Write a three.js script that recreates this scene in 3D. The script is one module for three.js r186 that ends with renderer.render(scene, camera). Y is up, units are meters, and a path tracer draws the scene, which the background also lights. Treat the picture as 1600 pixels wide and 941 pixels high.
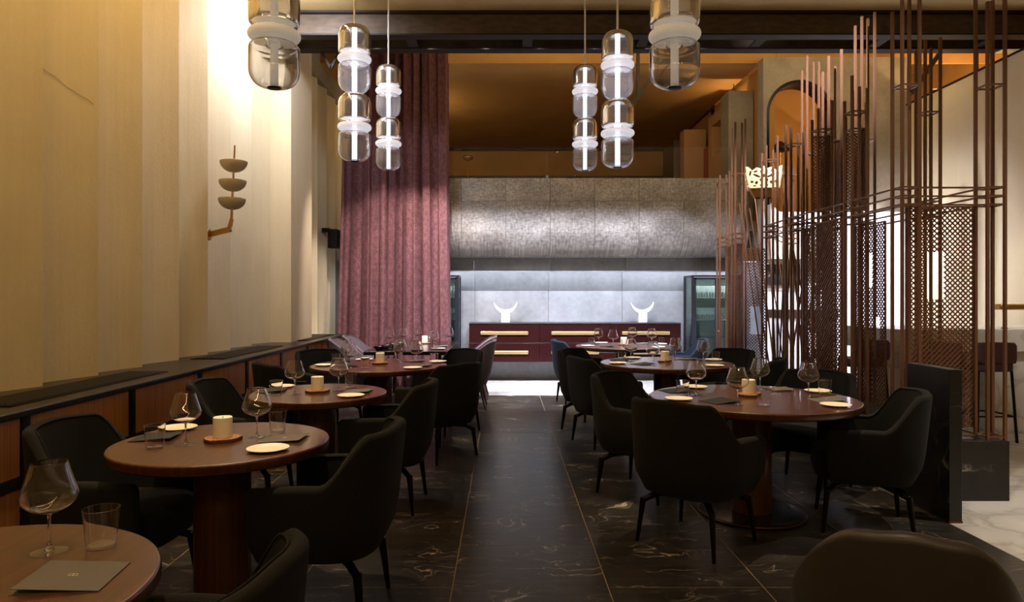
import * as THREE from 'three';
import { ImprovedNoise } from 'three/addons/math/ImprovedNoise.js';
import { mergeGeometries } from 'three/addons/utils/BufferGeometryUtils.js';
import { RoundedBoxGeometry } from 'three/addons/geometries/RoundedBoxGeometry.js';
import { RectAreaLightUniformsLib } from 'three/addons/lights/RectAreaLightUniformsLib.js';

// ------------------------------------------------------------------ camera, exposure, renderer
const scene = new THREE.Scene();
scene.background = new THREE.Color(0x000000);
const F = 1067, VPX = 788, VPY = 464, EYE = 1.4;          // focal length in photo pixels, vanishing point, eye height
const camera = new THREE.PerspectiveCamera(2 * Math.atan(470.5 / F) * 180 / Math.PI, 1600 / 941, 0.05, 80);
camera.position.set(0, EYE, 0);
camera.lookAt(0, EYE, -10);
camera.setViewOffset(1600, 941, 800 - VPX, 470.5 - VPY, 1600, 941);
scene.add(camera);
const renderer = new THREE.WebGLRenderer({ antialias: true });
renderer.toneMapping = THREE.LinearToneMapping;
renderer.toneMappingExposure = 1.0;
renderer.shadowMap.enabled = true;
RectAreaLightUniformsLib.init();

// ------------------------------------------------------------------ main lights, all unseen (fittings are built below, around these)
const WARM = 0xffe0b4, COOL = 0xe9edff, NEUTRAL = 0xfff0dc;
const spots = [];                                           // unseen lamps, every one gets a fitting
const addSpot = (p, to, color, I, deg, pen, where) => spots.push({ p, to, color, I, deg, pen, where });
const TABLE_POS = { L1: [-1.27, 1.495], L2: [-1.27, 3.08], L3: [-1.27, 4.64], L4: [-1.2, 6.55], L5: [-1.18, 9.3], R1: [1.6, 4.42], R2: [1.6, 6.75], R3: [1.6, 9.1] };
// one unseen downlight placed to light each table
const above = { L1: 'third small table', L2: 'second small table', L3: 'first small table', L4: 'large round table near the curtain', R1: 'table by the stone divider', R2: 'middle table beside the lattice' };
for (const k of Object.keys(above)) {
  const [x, d] = TABLE_POS[k], big = k[0] === 'R' || k === 'L4';
  addSpot([x + (k[0] === 'L' ? 0.3 : -0.3), 4.66, -d + 0.2], [x, 0.75, -d], WARM, k === 'L1' ? 20 : big ? 46 : 38, big ? 17 : 14, 0.7, 'above the ' + above[k]);
}
// unseen spots between the two steel beams: the far beam cuts their light off above the curved hood
['wall edge of the curtain', 'middle of the curtain', 'open edge of the curtain', 'first drawers of the sideboard', 'first crescent sculpture', 'middle of the sideboard', 'second crescent sculpture', 'glass cabinet'].forEach((w, i) => { const x = -1.55 + i * 0.66; addSpot([x, 4.584, -8.03], [x, 1.986, -9.53], i > 1 ? COOL : 0xffeee8, 50, 28, 0.2, 'between the beams facing the ' + w); });
addSpot([1.5, 4.5, -8.5], [1.6, 0.75, -9.1], COOL, 34, 20, 0.7, 'on the far beam above the table with blue chairs');
addSpot([-1.1, 4.5, -8.5], [-1.18, 0.75, -9.3], COOL, 26, 20, 0.7, 'on the far beam above the rectangular table');
addSpot([4.3, 4.5, -8.5], [4.35, 1.1, -10.1], COOL, 130, 22, 0.6, 'on the far beam facing the white desk');
addSpot([5.3, 4.5, -8.5], [5.3, 1.1, -10.1], COOL, 130, 22, 0.6, 'on the far beam facing the white wall');
// unseen spots placed to light the lattice screen, bar and leather chair
addSpot([1.7, 4.66, -5.0], [3.15, 3.5, -6.8], 0xf6f2ff, 150, 19, 0.9, 'facing the tops of the lattice screen');
addSpot([1.2, 4.66, -6.2], [2.95, 2.1, -8.3], 0xfff0f0, 95, 15, 0.8, 'facing the far end of the lattice screen');
addSpot([1.9, 4.66, -3.2], [3.1, 1.5, -5.0], NEUTRAL, 14, 24, 0.8, 'facing the near end of the lattice screen');
addSpot([4.4, 4.66, -5.2], [5.9, 0.7, -8.0], 0xfff6ec, 48, 17, 0.8, 'above the bar counter');
addSpot([4.0, 4.66, -3.6], [3.6, 0, -3.6], 0xfff0dd, 40, 30, 0.8, 'above the pale floor of the bar side');
addSpot([0.7, 4.66, -1.4], [1.1, 0.5, -2.0], NEUTRAL, 9, 20, 0.8, 'above the leather chair');
const strips = [];                                          // unseen wall washers with an area light, placed to light the fluted wall
strips.push({ c: [-1.95, 4.6, -3.2], len: 6.0, wid: 0.1, to: [-2.95, 1.9, -3.2], color: 0xffd286, I: 34 });
strips.push({ c: [-2.15, 4.58, -7.02], len: 0.8, wid: 0.16, to: [-2.78, 2.3, -8.2], color: 0xeef0ff, I: 170 });

// ------------------------------------------------------------------ helpers
let seed = 12345;
const rnd = () => { seed = (seed * 1664525 + 1013904223) >>> 0; return seed / 4294967296; };
const rr = (a, b) => a + (b - a) * rnd();
const V = (x, y, z) => new THREE.Vector3(x, y, z);
const taken = {};
const numbered = n => { if (!(n in taken)) { taken[n] = 0; return n; } taken[n]++; return n + '_' + String(taken[n]).padStart(3, '0'); };
function shade(o) { o.traverse(m => { if (m.isMesh) { m.castShadow = true; m.receiveShadow = true; } }); return o; }
function group(name, label, category, pos = [0, 0, 0], turn = 0, grp) {
  const g = new THREE.Group(); g.name = numbered(name); g.position.set(...pos); g.rotation.y = turn;
  g.userData = { label, category }; if (grp) g.userData.group = grp;
  scene.add(g); return g;
}
function part(name, geo, mat, parent) {
  const m = new THREE.Mesh(Array.isArray(geo) ? merge(geo) : geo, mat); m.name = name; m.castShadow = m.receiveShadow = true; parent.add(m); return m;
}
function single(name, label, category, geo, mat, pos = [0, 0, 0], turn = 0, grp) {
  const m = part(numbered(name), geo, mat, scene); m.position.set(...pos); m.rotation.y = turn;
  m.userData = { label, category }; if (grp) m.userData.group = grp; return m;
}
function struct(name, label, geo, mat, pos = [0, 0, 0]) {
  const m = part(numbered(name), geo, mat, scene); m.position.set(...pos); m.userData = { label, kind: 'structure' }; return m;
}
function structGroup(name, label, pos = [0, 0, 0]) {
  const g = new THREE.Group(); g.name = numbered(name); g.position.set(...pos); g.userData = { label, kind: 'structure' }; scene.add(g); return g;
}
function dup(o, pos, turn, label, grp) {
  const c = o.clone(); c.name = numbered(o.name.replace(/_\d\d\d$/, '')); c.position.set(...pos); c.rotation.y = turn;
  c.userData = { ...o.userData, label }; if (grp) c.userData.group = grp; scene.add(c); return c;
}
function merge(list) {
  const l = list.map(g => { const n = g.index ? g.toNonIndexed() : g.clone(); for (const k of Object.keys(n.attributes)) if (!['position', 'normal', 'uv'].includes(k)) n.deleteAttribute(k); if (!n.attributes.uv) n.setAttribute('uv', new THREE.BufferAttribute(new Float32Array(n.attributes.position.count * 2), 2)); return n; });
  return mergeGeometries(l);
}
// uv in metres, projected along the dominant axis of each face
function metric(geo, ox = 0, oy = 0, swap = false) {
  const g = geo.index ? geo.toNonIndexed() : geo, p = g.attributes.position, n = g.attributes.normal, uv = new Float32Array(p.count * 2);
  for (let i = 0; i < p.count; i++) {
    const ax = Math.abs(n.getX(i)), ay = Math.abs(n.getY(i)), az = Math.abs(n.getZ(i));
    let u, v;
    if (ay >= ax && ay >= az) { u = p.getX(i); v = p.getZ(i); } else if (ax >= az) { u = p.getZ(i); v = p.getY(i); } else { u = p.getX(i); v = p.getY(i); }
    if (swap) [u, v] = [v, u];
    uv[2 * i] = u + ox; uv[2 * i + 1] = v + oy;
  }
  g.setAttribute('uv', new THREE.BufferAttribute(uv, 2)); return g;
}
const box = (x0, x1, y0, y1, z0, z1) => { const g = new THREE.BoxGeometry(Math.abs(x1 - x0), Math.abs(y1 - y0), Math.abs(z1 - z0)); g.translate((x0 + x1) / 2, (y0 + y1) / 2, (z0 + z1) / 2); return metric(g); };
const rbox = (x0, x1, y0, y1, z0, z1, r = 0.008, s = 2) => { const g = new RoundedBoxGeometry(Math.abs(x1 - x0), Math.abs(y1 - y0), Math.abs(z1 - z0), s, r); g.translate((x0 + x1) / 2, (y0 + y1) / 2, (z0 + z1) / 2); return metric(g); };
function bar(p, q, r0, r1 = r0, seg = 8) {
  const a = V(...p), b = V(...q), d = b.clone().sub(a), g = new THREE.CylinderGeometry(r1, r0, d.length(), seg, 1);
  g.applyQuaternion(new THREE.Quaternion().setFromUnitVectors(V(0, 1, 0), d.clone().normalize())); g.translate(...a.add(b).multiplyScalar(0.5).toArray()); return g;
}
function sqbar(p, q, w) {      // square tube
  const a = V(...p), b = V(...q), d = b.clone().sub(a), L = d.length(), g = new THREE.BoxGeometry(w, L, w);
  g.applyQuaternion(new THREE.Quaternion().setFromUnitVectors(V(0, 1, 0), d.clone().normalize())); g.translate(...a.add(b).multiplyScalar(0.5).toArray()); return g;
}
const lathe = (pts, seg = 32) => new THREE.LatheGeometry(pts.map(p => new THREE.Vector2(p[0], p[1])), seg);
const smooth = (a, b, x) => { const t = Math.min(1, Math.max(0, (x - a) / (b - a))); return t * t * (3 - 2 * t); };
// ---- textures
const N = new ImprovedNoise();
const fbm = (x, y, o, z = 0) => { let s = 0, a = 0.5, f = 1; for (let i = 0; i < o; i++) { s += a * N.noise(x * f, y * f, z + i * 7.3); a *= 0.5; f *= 2.03; } return s; };
function tex(size, metres, fn, srgb = true) {
  const d = new Uint8Array(size * size * 4);
  for (let j = 0; j < size; j++) for (let i = 0; i < size; i++) {
    const c = fn(i / size, j / size), k = 4 * (j * size + i);
    d[k] = Math.max(0, Math.min(255, c[0])); d[k + 1] = Math.max(0, Math.min(255, c[1])); d[k + 2] = Math.max(0, Math.min(255, c[2])); d[k + 3] = 255;
  }
  const t = new THREE.DataTexture(d, size, size, THREE.RGBAFormat); t.wrapS = t.wrapT = THREE.MirroredRepeatWrapping;
  t.magFilter = THREE.LinearFilter; t.minFilter = THREE.LinearMipmapLinearFilter; t.generateMipmaps = true;
  if (srgb) t.colorSpace = THREE.SRGBColorSpace; const m = Array.isArray(metres) ? metres : [metres, metres]; t.repeat.set(1 / m[0], 1 / m[1]); t.needsUpdate = true; return t;
}
const mixc = (a, b, t) => [a[0] + (b[0] - a[0]) * t, a[1] + (b[1] - a[1]) * t, a[2] + (b[2] - a[2]) * t];
const S = (o) => new THREE.MeshStandardMaterial(o), P = (o) => new THREE.MeshPhysicalMaterial(o);

const plasterTex = tex(512, [2, 3], (u, v) => { const a = fbm(u * 26, v * 2.2, 4), b = fbm(u * 5, v * 4, 4, 3), c = fbm(u * 90, v * 60, 2, 9); const t = 0.5 + a * 0.35 + b * 0.7; return mixc([212, 196, 158], [228, 214, 180], t + c * 0.2); });
const plasterBump = tex(512, [2, 3], (u, v) => { const g = 128 + 150 * fbm(u * 18, v * 3, 4) + 60 * fbm(u * 100, v * 100, 2, 5); return [g, g, g]; }, false);
const blackMarble = tex(2048, 3, (u, v) => {
  const wx = u * 6 + fbm(u * 8, v * 8, 3, 2) * 1.1, wy = v * 15 + fbm(u * 7, v * 7, 3, 8) * 1.6;
  const r1 = Math.pow(1 - Math.min(1, Math.abs(fbm(wx, wy, 4)) * 2.6), 34), r2 = Math.pow(1 - Math.min(1, Math.abs(fbm(wx * 2.3 + 9, wy * 2 + 4, 3, 5)) * 2.4), 30);
  const gate = smooth(-0.1, 0.3, fbm(u * 9, v * 9, 3, 11)), gate2 = smooth(-0.12, 0.28, fbm(u * 14, v * 17, 3, 14));
  const base = 46 + 26 * fbm(u * 12, v * 60, 4, 1); const k = Math.min(1, r1 * gate * 1.1 + r2 * gate2 * 0.7);
  return mixc([base * 1.06, base, base * 0.93], [205, 192, 172], k);
});
const blackSlab = tex(512, 2, (u, v) => { const w = fbm(u * 4 + fbm(u * 5, v * 5, 3, 2), v * 4, 4, 21), k = Math.pow(1 - Math.min(1, Math.abs(w) * 2.4), 40) * smooth(-0.05, 0.35, fbm(u * 6, v * 6, 3, 23)), b = 24 + 12 * fbm(u * 20, v * 30, 4, 25); return mixc([b * 1.04, b, b * 0.95], [190, 180, 164], k); });
const whiteMarble = tex(512, 3, (u, v) => { const w = fbm(u * 5 + fbm(u * 6, v * 6, 3) * 1.5, v * 5, 5, 4); const vein = Math.pow(1 - Math.min(1, Math.abs(w) * 2.2), 9); return mixc(mixc([224, 221, 216], [205, 202, 198], 0.5 + fbm(u * 6, v * 6, 4, 7)), [150, 146, 142], vein * 0.55); });
const concreteTex = tex(512, 2.5, (u, v) => { const t = 0.5 + fbm(u * 5, v * 5, 5) * 0.9 + fbm(u * 30, v * 30, 3, 5) * 0.4; return mixc([122, 124, 127], [156, 158, 161], t); });
const warmConcrete = tex(512, 2.5, (u, v) => { const t = 0.5 + fbm(u * 6, v * 6, 5) * 0.9 + fbm(u * 40, v * 40, 3, 5) * 0.3; return mixc([128, 120, 108], [164, 155, 140], t); });
const hoodTex = tex(1024, 2.4, (u, v) => { const a = fbm(u * 120, v * 22, 3) + fbm(u * 22, v * 120, 3, 4), b = fbm(u * 60, v * 60, 4, 8), c = fbm(u * 6, v * 6, 3, 12); return mixc([104, 99, 95], [186, 180, 173], 0.5 + a * 0.45 + b * 0.6 + c * 0.6); });
const zebrano = tex(512, [0.7, 2.4], (u, v) => { const w = u + fbm(u * 3, v * 3, 2) * 0.02, s = fbm(w * 70, v * 1.2, 3), f = fbm(w * 260, v * 5, 2, 6); return mixc([160, 98, 46], [230, 162, 90], 0.5 + s * 1.3 + f * 0.5); });
const tableWood = tex(512, [0.6, 1.8], (u, v) => { const w = u + fbm(u * 3, v * 3, 2) * 0.03, s = fbm(w * 26, v * 1.5, 4), f = fbm(w * 160, v * 6, 2, 6); return mixc([54, 27, 14], [98, 56, 31], 0.5 + s * 0.9 + f * 0.45); });
const velvetTex = tex(512, [0.9, 1.6], (u, v) => { const a = fbm(u * 20, v * 22, 4), b = fbm(u * 60, v * 150, 3, 4); return mixc([66, 36, 42], [134, 88, 88], 0.5 + a * 0.6 + b * 1.0); });
const orangeTex = tex(256, 3, (u, v) => { const t = 0.5 + fbm(u * 5, v * 5, 5) * 0.8; return mixc([168, 122, 66], [196, 148, 84], t); });
const ceilTex = tex(256, 3, (u, v) => { const t = 0.5 + fbm(u * 7, v * 7, 5) * 0.9; return mixc([176, 152, 104], [204, 180, 130], t); });
const steelTex = tex(256, [1.5, 0.5], (u, v) => { const t = 0.5 + fbm(u * 10, v * 10, 5) * 1.0; return mixc([66, 54, 41], [96, 80, 62], t); });
const sliceTex = tex(256, 0.3, (u, v) => { const r = Math.hypot(u - 0.5, v - 0.5) * 30 + fbm(u * 6, v * 6, 3) * 1.5; return mixc([128, 78, 40], [180, 122, 70], 0.5 + 0.5 * Math.sin(r * 3)); });
const fabricBump = tex(256, 0.06, (u, v) => { const g = 128 + 120 * N.noise(u * 60, v * 60, 1); return [g, g, g]; }, false);

const M = {
  plaster: S({ map: plasterTex, bumpMap: plasterBump, bumpScale: 0.004, roughness: 0.75 }),
  pilaster: S({ map: plasterTex, roughness: 0.75 }),
  floor: P({ map: blackMarble, roughness: 0.3, specularIntensity: 0.6 }),
  grout: S({ color: 0xa08a68, roughness: 0.9 }),
  white: P({ map: whiteMarble, roughness: 0.32 }),
  blackStone: P({ map: blackSlab, roughness: 0.35 }),
  concrete: S({ map: concreteTex, roughness: 0.8 }),
  warmConcrete: S({ map: warmConcrete, roughness: 0.85 }),
  hood: S({ map: hoodTex, roughness: 0.48, metalness: 0.25 }),
  zebrano: P({ map: zebrano, roughness: 0.45 }),
  blackWood: P({ color: 0x14110f, roughness: 0.35 }),
  ledge: P({ color: 0x191410, roughness: 0.3 }),
  blackMetal: S({ color: 0x15120f, roughness: 0.35, metalness: 0.6 }),
  table: P({ map: tableWood, roughness: 0.3, clearcoat: 0.45, clearcoatRoughness: 0.06 }),
  tableDark: P({ color: 0x160f0e, roughness: 0.25, clearcoat: 0.5, clearcoatRoughness: 0.1 }),
  column: P({ map: tableWood, roughness: 0.4, clearcoat: 0.25, clearcoatRoughness: 0.2 }),
  bronze: S({ color: 0x6a4a34, roughness: 0.35, metalness: 0.8 }),
  velvet: P({ color: 0x090a0b, roughness: 0.95, sheen: 0.28, sheenColor: new THREE.Color(0x34383c), sheenRoughness: 0.5, bumpMap: fabricBump, bumpScale: 0.0006 }),
  velvetBlue: P({ color: 0x0f1f2e, roughness: 0.9, sheen: 0.4, sheenColor: new THREE.Color(0x3a5468), sheenRoughness: 0.5 }),
  mauve: P({ color: 0x5c5156, roughness: 0.75, sheen: 0.4, sheenColor: new THREE.Color(0x9a8f98) }),
  leather: P({ color: 0x403a35, roughness: 0.42 }),
  darkWood: P({ color: 0x38241a, roughness: 0.4 }),
  curtain: P({ map: velvetTex, roughness: 0.85, sheen: 0.6, sheenColor: new THREE.Color(0xa88490), sheenRoughness: 0.45 }),
  brass: S({ color: 0xb98a45, roughness: 0.3, metalness: 0.95 }),
  brassPale: S({ color: 0xd8bd84, roughness: 0.35, metalness: 0.75 }),
  gold: S({ color: 0xcbb890, roughness: 0.45, metalness: 0.75 }),
  bowl: S({ color: 0xb7a88c, roughness: 0.7 }),
  maroon: P({ color: 0x2c0f11, roughness: 0.25, clearcoat: 0.4, clearcoatRoughness: 0.1 }),
  sideTop: P({ color: 0x232026, roughness: 0.35 }),
  sculpture: S({ color: 0xcfcdd0, roughness: 0.6 }),
  glass: P({ color: 0xffffff, roughness: 0.02, transmission: 1, thickness: 0, ior: 1.6 }),
  stem: P({ color: 0xffffff, roughness: 0.02, transmission: 1, thickness: 0.006, ior: 1.45 }),
  paneSmoky: P({ color: 0xd2dcda, roughness: 0.03, transmission: 1, thickness: 0, ior: 1.45 }),
  lampGlass: P({ color: 0xf6f6f8, roughness: 0.03, transmission: 0.93, thickness: 0.007, ior: 1.45 }),
  frost: P({ color: 0xf2f1ee, roughness: 0.55, transmission: 0.35, thickness: 0, emissive: new THREE.Color(0xf3f1ff), emissiveIntensity: 0.5 }),
  frostDim: P({ color: 0xf2eee4, roughness: 0.55, transmission: 0.3, thickness: 0, emissive: new THREE.Color(0xfff4e4), emissiveIntensity: 0.18 }),  // faint glow put into the discs of the unlit pendants
  tube: S({ color: 0xf4f4ff, roughness: 0.5, emissive: new THREE.Color(0xf2f0ff), emissiveIntensity: 1.6 }),
  tubeDim: S({ color: 0xe4dfd4, roughness: 0.4, emissive: new THREE.Color(0xfff4e4), emissiveIntensity: 0.22 }),  // faint glow put into the tubes of the unlit pendants
  cord: S({ color: 0xf0ece6, roughness: 0.5 }),
  plate: P({ color: 0xefe8d8, roughness: 0.35 }),
  candle: P({ color: 0xf1e9d4, roughness: 0.55 }),
  slice: S({ map: sliceTex, roughness: 0.6 }), bark: S({ color: 0x55341d, roughness: 0.9 }),
  card: S({ color: 0x5c5750, roughness: 0.7 }), cardDark: S({ color: 0x171513, roughness: 0.6 }), emblem: S({ color: 0xd9d2c2, roughness: 0.5 }),
  blackWare: P({ color: 0x121214, roughness: 0.3 }),
  rod: S({ color: 0x74523b, roughness: 0.42, metalness: 0.3 }),
  orange: S({ map: orangeTex, roughness: 0.85 }),
  ceiling: S({ map: ceilTex, roughness: 0.9 }),
  steel: S({ map: steelTex, roughness: 0.55, metalness: 0.3 }),
  steelDark: S({ color: 0x251d17, roughness: 0.6, metalness: 0.3 }),
  cream: S({ map: plasterTex, roughness: 0.7 }),
  whiteWall: S({ color: 0xe9e9ee, roughness: 0.7 }),
  darkWall: S({ map: warmConcrete, roughness: 0.9 }),
  cabinet: S({ color: 0x33353d, roughness: 0.4, metalness: 0.5 }),
  cabinetBack: S({ color: 0x8d9694, roughness: 0.7 }),
  plum: P({ color: 0x4a2f3c, roughness: 0.6, sheen: 0.3, sheenColor: new THREE.Color(0x8a7080) }),
  redThing: S({ color: 0x9a2f1d, roughness: 0.6 }),
  fitting: S({ color: 0x2a2623, roughness: 0.5 }),
  tan: S({ color: 0xb98f63, roughness: 0.7 }),
};

// ------------------------------------------------------------------ room shell
const ZB = 2.2;                                             // wall behind the camera
// dark floor: grout bed with stone tiles as parts
{
  const fl = struct('floor', 'black veined stone tile floor with pale grout joints', box(-3.2, 2.75, -0.12, -0.001, -9.7, ZB), M.grout);
  const cols = []; for (let k = -4; k <= 3; k++) cols.push([-0.25 + 0.75 * k, -0.25 + 0.75 * (k + 1)]);
  cols.forEach(([x0, x1], ci) => {
    if (x0 > 2.7) return; x0 = Math.max(x0, -3.2);
    const aisle = ci === 4, step = aisle ? 3.2 : 1.075, js = [];
    let d = aisle ? 0.64 : 0.065; while (d > -ZB) d -= step;
    for (; d < 9.7; d += step) js.push(d);
    js.forEach((d0) => {
      const a = Math.max(d0, -ZB), b = Math.min(d0 + step, 9.7); if (b - a < 0.05) return;
      const g = new THREE.BoxGeometry(x1 - x0 - 0.005, 0.03, b - a - 0.005); g.translate((x0 + x1) / 2, -0.015, -(a + b) / 2);
      part('floor_tile', metric(g, rr(0, 30), rr(0, 30)), M.floor, fl);
    });
  });
  const w = struct('floor', 'pale marble floor in front of the sideboard wall', box(-3.2, 2.75, -0.12, -0.001, -12, -9.7), M.grout);
  for (let x = -3.2; x < 2.7; x += 1.19) part('floor_tile', metric(box(x + 0.002, x + 1.188, -0.03, 0, -11.7, -9.704), rr(0, 9), rr(0, 9)), M.white, w);
  const w2 = struct('floor', 'pale marble floor of the bar side behind the lattice screen', box(2.75, 7.6, -0.12, -0.001, -12, ZB), M.grout);
  for (let x = 2.754; x < 7.5; x += 1.2) for (let d = -2.2; d < 11.8; d += 2.4) part('floor_tile', metric(box(x, x + 1.198, -0.03, 0, -d - 2.398, -d), rr(0, 9), rr(0, 9)), M.white, w2);
}
struct('wall_back', 'plain plaster wall closing the dining room opposite the sideboard', box(-3.2, 7.9, 0, 5.7, ZB, ZB + 0.2), M.plaster);
// left wall with vertical saw-tooth flutes
function flute(d0, d1, x0, x1, y0, y1) {
  const n = 10, pos = [], uv = [], idx = [], pts = [];
  for (let i = 0; i <= n; i++) { const t = i / n, bow = -0.03 * Math.sin(Math.PI * t); pts.push([x0 + (x1 - x0) * t + bow, d0 + (d1 - d0) * t]); }
  pts.push([-3.0, d1]); pts.push([-3.0, d0]);
  const sh = new THREE.Shape(pts.map(p => new THREE.Vector2(p[0], p[1])));
  const g = new THREE.ExtrudeGeometry(sh, { depth: y1 - y0, bevelEnabled: false });
  g.rotateX(-Math.PI / 2); g.translate(0, y0, 0);           // shape (x, d) -> (x, z=-d); extrusion -> y
  return metric(g, rr(0, 10), 0);
}
{
  const w = struct('wall_left', 'cream plaster wall of tall vertical saw-tooth flutes', box(-3.25, -3.0, 0, 5.7, -16.6, ZB), M.plaster);
  const tips = []; for (let k = -10; k <= 7; k++) tips.push(4.2 + 0.578 * k);
  for (let i = 0; i + 1 < tips.length; i++) part('wall_flute', flute(tips[i], tips[i + 1], -2.955 + rr(-0.01, 0.01), -2.835 + rr(-0.01, 0.01), 0.84, 4.7), M.plaster, w);
  part('wall_flute', flute(9.15, 10.0, -2.9, -2.87, 0, 4.7), M.plaster, w);
  for (const [a, b] of [[10.0, 10.3], [10.3, 10.85], [10.85, 11.4], [11.4, 11.9]]) part('wall_flute', flute(a, b, -2.92, -2.82, 0, 4.7), M.plaster, w);
  part('pilaster', box(-3.0, -2.58, 0.84, 4.7, -9.15, -8.26), M.pilaster, w);
  part('crown_band', box(-3.0, -2.8, 4.7, 5.7, -12, -8.5), M.darkWall, w);
  // hairline crack
  const cp = []; for (let i = 0; i <= 10; i++) { const t = i / 10, d = 4.24 + t * 0.5; cp.push(V(-2.955 + 0.12 * ((d - 4.2) / 0.578) - 0.03 * Math.sin(Math.PI * (d - 4.2) / 0.578), 2.9 - 0.16 * t + rr(-0.008, 0.008), -d)); }
  part('crack', new THREE.TubeGeometry(new THREE.CatmullRomCurve3(cp), 30, 0.0018, 4), S({ color: 0x8a6f48, roughness: 1 }), w);
}
// wainscot with ledge
{
  const X = -2.35, Y = 0.85;
  const g = group('panelled_ledge', 'low zebra-wood panelled ledge with black top along the fluted wall', 'ledge');
  part('core', box(-2.98, X - 0.03, 0, Y - 0.035, -10.1, ZB), M.blackWood, g);
  part('top', rbox(-2.99, X + 0.025, Y - 0.035, Y, -10.12, ZB, 0.008), M.ledge, g);
  part('toe_board', box(X - 0.03, X - 0.012, 0, 0.07, -10.1, ZB), M.blackWood, g);
  part('middle_rail', box(X - 0.03, X + 0.004, 0.47, 0.525, -10.1, ZB), M.blackWood, g);
  for (let k = -6; k <= 7; k++) {
    const d = 3.352 + 0.962 * k, e = Math.min(d + 0.962, 10.1);
    if (d < -2.2) continue;
    part('stile', box(X - 0.03, X + 0.006, 0.02, Y - 0.035, -d - 0.028, -d + 0.028), M.blackWood, g);
    if (e - d > 0.1) {
      part('wood_panel', metric(rbox(X - 0.03, X - 0.004, 0.527, Y - 0.038, -e + 0.032, -d - 0.032, 0.003), rr(0, 5), rr(0, 5)), M.zebrano, g);
      part('wood_panel', metric(rbox(X - 0.03, X - 0.004, 0.072, 0.468, -e + 0.032, -d - 0.032, 0.003), rr(0, 5), rr(0, 5)), M.zebrano, g);
    }
  }
  part('end_cap', box(-2.98, X + 0.01, 0, Y - 0.035, -10.13, -10.1), M.darkWood, g);
  const places = ['opposite the third small table', 'between the first and second small tables', 'beside the large round table', 'next to the plum curtain'];
  [[0.9, 2.5], [3.4, 5.0], [6.0, 7.6], [8.5, 9.9]].forEach(([a, b], i) => {
    const v = group('vent_grille', 'black slatted vent grille on the ledge top ' + places[i], 'vent', [0, Y, 0], 0, 'vents on the ledge');
    part('frame', [box(-2.76, -2.75, 0, 0.006, -b, -a), box(-2.47, -2.46, 0, 0.006, -b, -a), box(-2.75, -2.47, 0, 0.006, -b, -b + 0.012), box(-2.75, -2.47, 0, 0.006, -a - 0.012, -a), box(-2.75, -2.47, 0, 0.0012, -b, -a)], M.blackMetal, v);
    for (let k = 0; k < 9; k++) part('slat', box(-2.738 + k * 0.03, -2.722 + k * 0.03, 0.001, 0.009, -b + 0.012, -a - 0.012), M.blackMetal, v);
  });
}
// ceilings
struct('ceiling', 'ochre plaster ceiling above the dining tables', box(-3.2, 7.9, 4.7, 4.9, -8.46, ZB), M.ceiling);
struct('ceiling', 'dark high roof behind the steel beams', box(-3.2, 7.9, 5.6, 5.8, -16.6, -8.3), M.orange);
struct('wall_right', 'outer ochre wall beyond the top of the cream bar wall', box(7.7, 7.9, 0, 5.7, -16.6, ZB), M.orange);
struct('wall_right', 'tall cream plaster wall behind the bar counter', box(6.0, 6.25, 0, 4.25, -13, ZB), M.cream);
{ // trim along the top of the cream wall
  struct('trim_1', 'thin dark edge along the top of the cream bar wall', box(5.985, 6.265, 4.25, 4.275, -13, -6), M.steelDark);
}
// steel beams
for (const [d, lab] of [[7.93, 'dark steel ceiling beam nearer the dining tables'], [8.38, 'dark steel ceiling beam nearer the balcony']]) {
  const b = group('steel_beam', lab, 'beam', [0, 0, -d]);
  part('web', box(-2.84, 7.6, 4.43, 4.69, -0.012, 0.012), M.steel, b);
  part('top_flange', box(-2.84, 7.6, 4.675, 4.699, -0.075, 0.075), M.steelDark, b);
  part('bottom_flange', box(-2.84, 7.6, 4.415, 4.435, -0.075, 0.075), M.steelDark, b);
}
[[640, 'above the plum curtain'], [825, 'before the yellow fascia, nearest the curtain'], [1010, 'above the mezzanine diagonal strut'], [1195, 'above the edge of the arch wall'], [1390, 'above the tallest white-tipped rods'], [1560, 'above the cream bar wall']].forEach(([px, w]) => {
  const x = (px - VPX) / F * 7.95;
  single('beam_brace', 'flat steel plate joining the two beams ' + w, 'brace', rbox(x - 0.06, x + 0.06, 4.436, 4.452, -8.36, -7.95, 0.003), M.steelDark);
});
{
  const s = group('truss_strut', 'dark V-shaped steel strut under the beam beside the curtain', 'strut');
  part('strut_bar', sqbar([-2.25, 4.42, -8.42], [-2.14, 4.22, -8.42], 0.03), M.steelDark, s);
  part('strut_bar', sqbar([-2.03, 4.42, -8.42], [-2.14, 4.22, -8.42], 0.03), M.steelDark, s);
  const t = group('truss_strut', 'dark upright and diagonal steel strut hanging before the mezzanine', 'strut');
  part('strut_bar', sqbar([1.86, 5.6, -9.5], [1.86, 4.13, -9.5], 0.04), M.steelDark, t);
  part('strut_bar', sqbar([2.75, 5.6, -9.5], [1.78, 4.05, -9.5], 0.045), M.steelDark, t);
  const u = group('truss_strut', 'dark diagonal steel strut above the top of the cream bar wall', 'strut');
  part('strut_bar', sqbar([5.6, 4.2, -9.4], [6.58, 5.58, -9.4], 0.05), M.steelDark, u);
  part('strut_bar', sqbar([6.45, 5.55, -9.4], [7.1, 4.7, -9.4], 0.05), M.steelDark, u);
}
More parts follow.
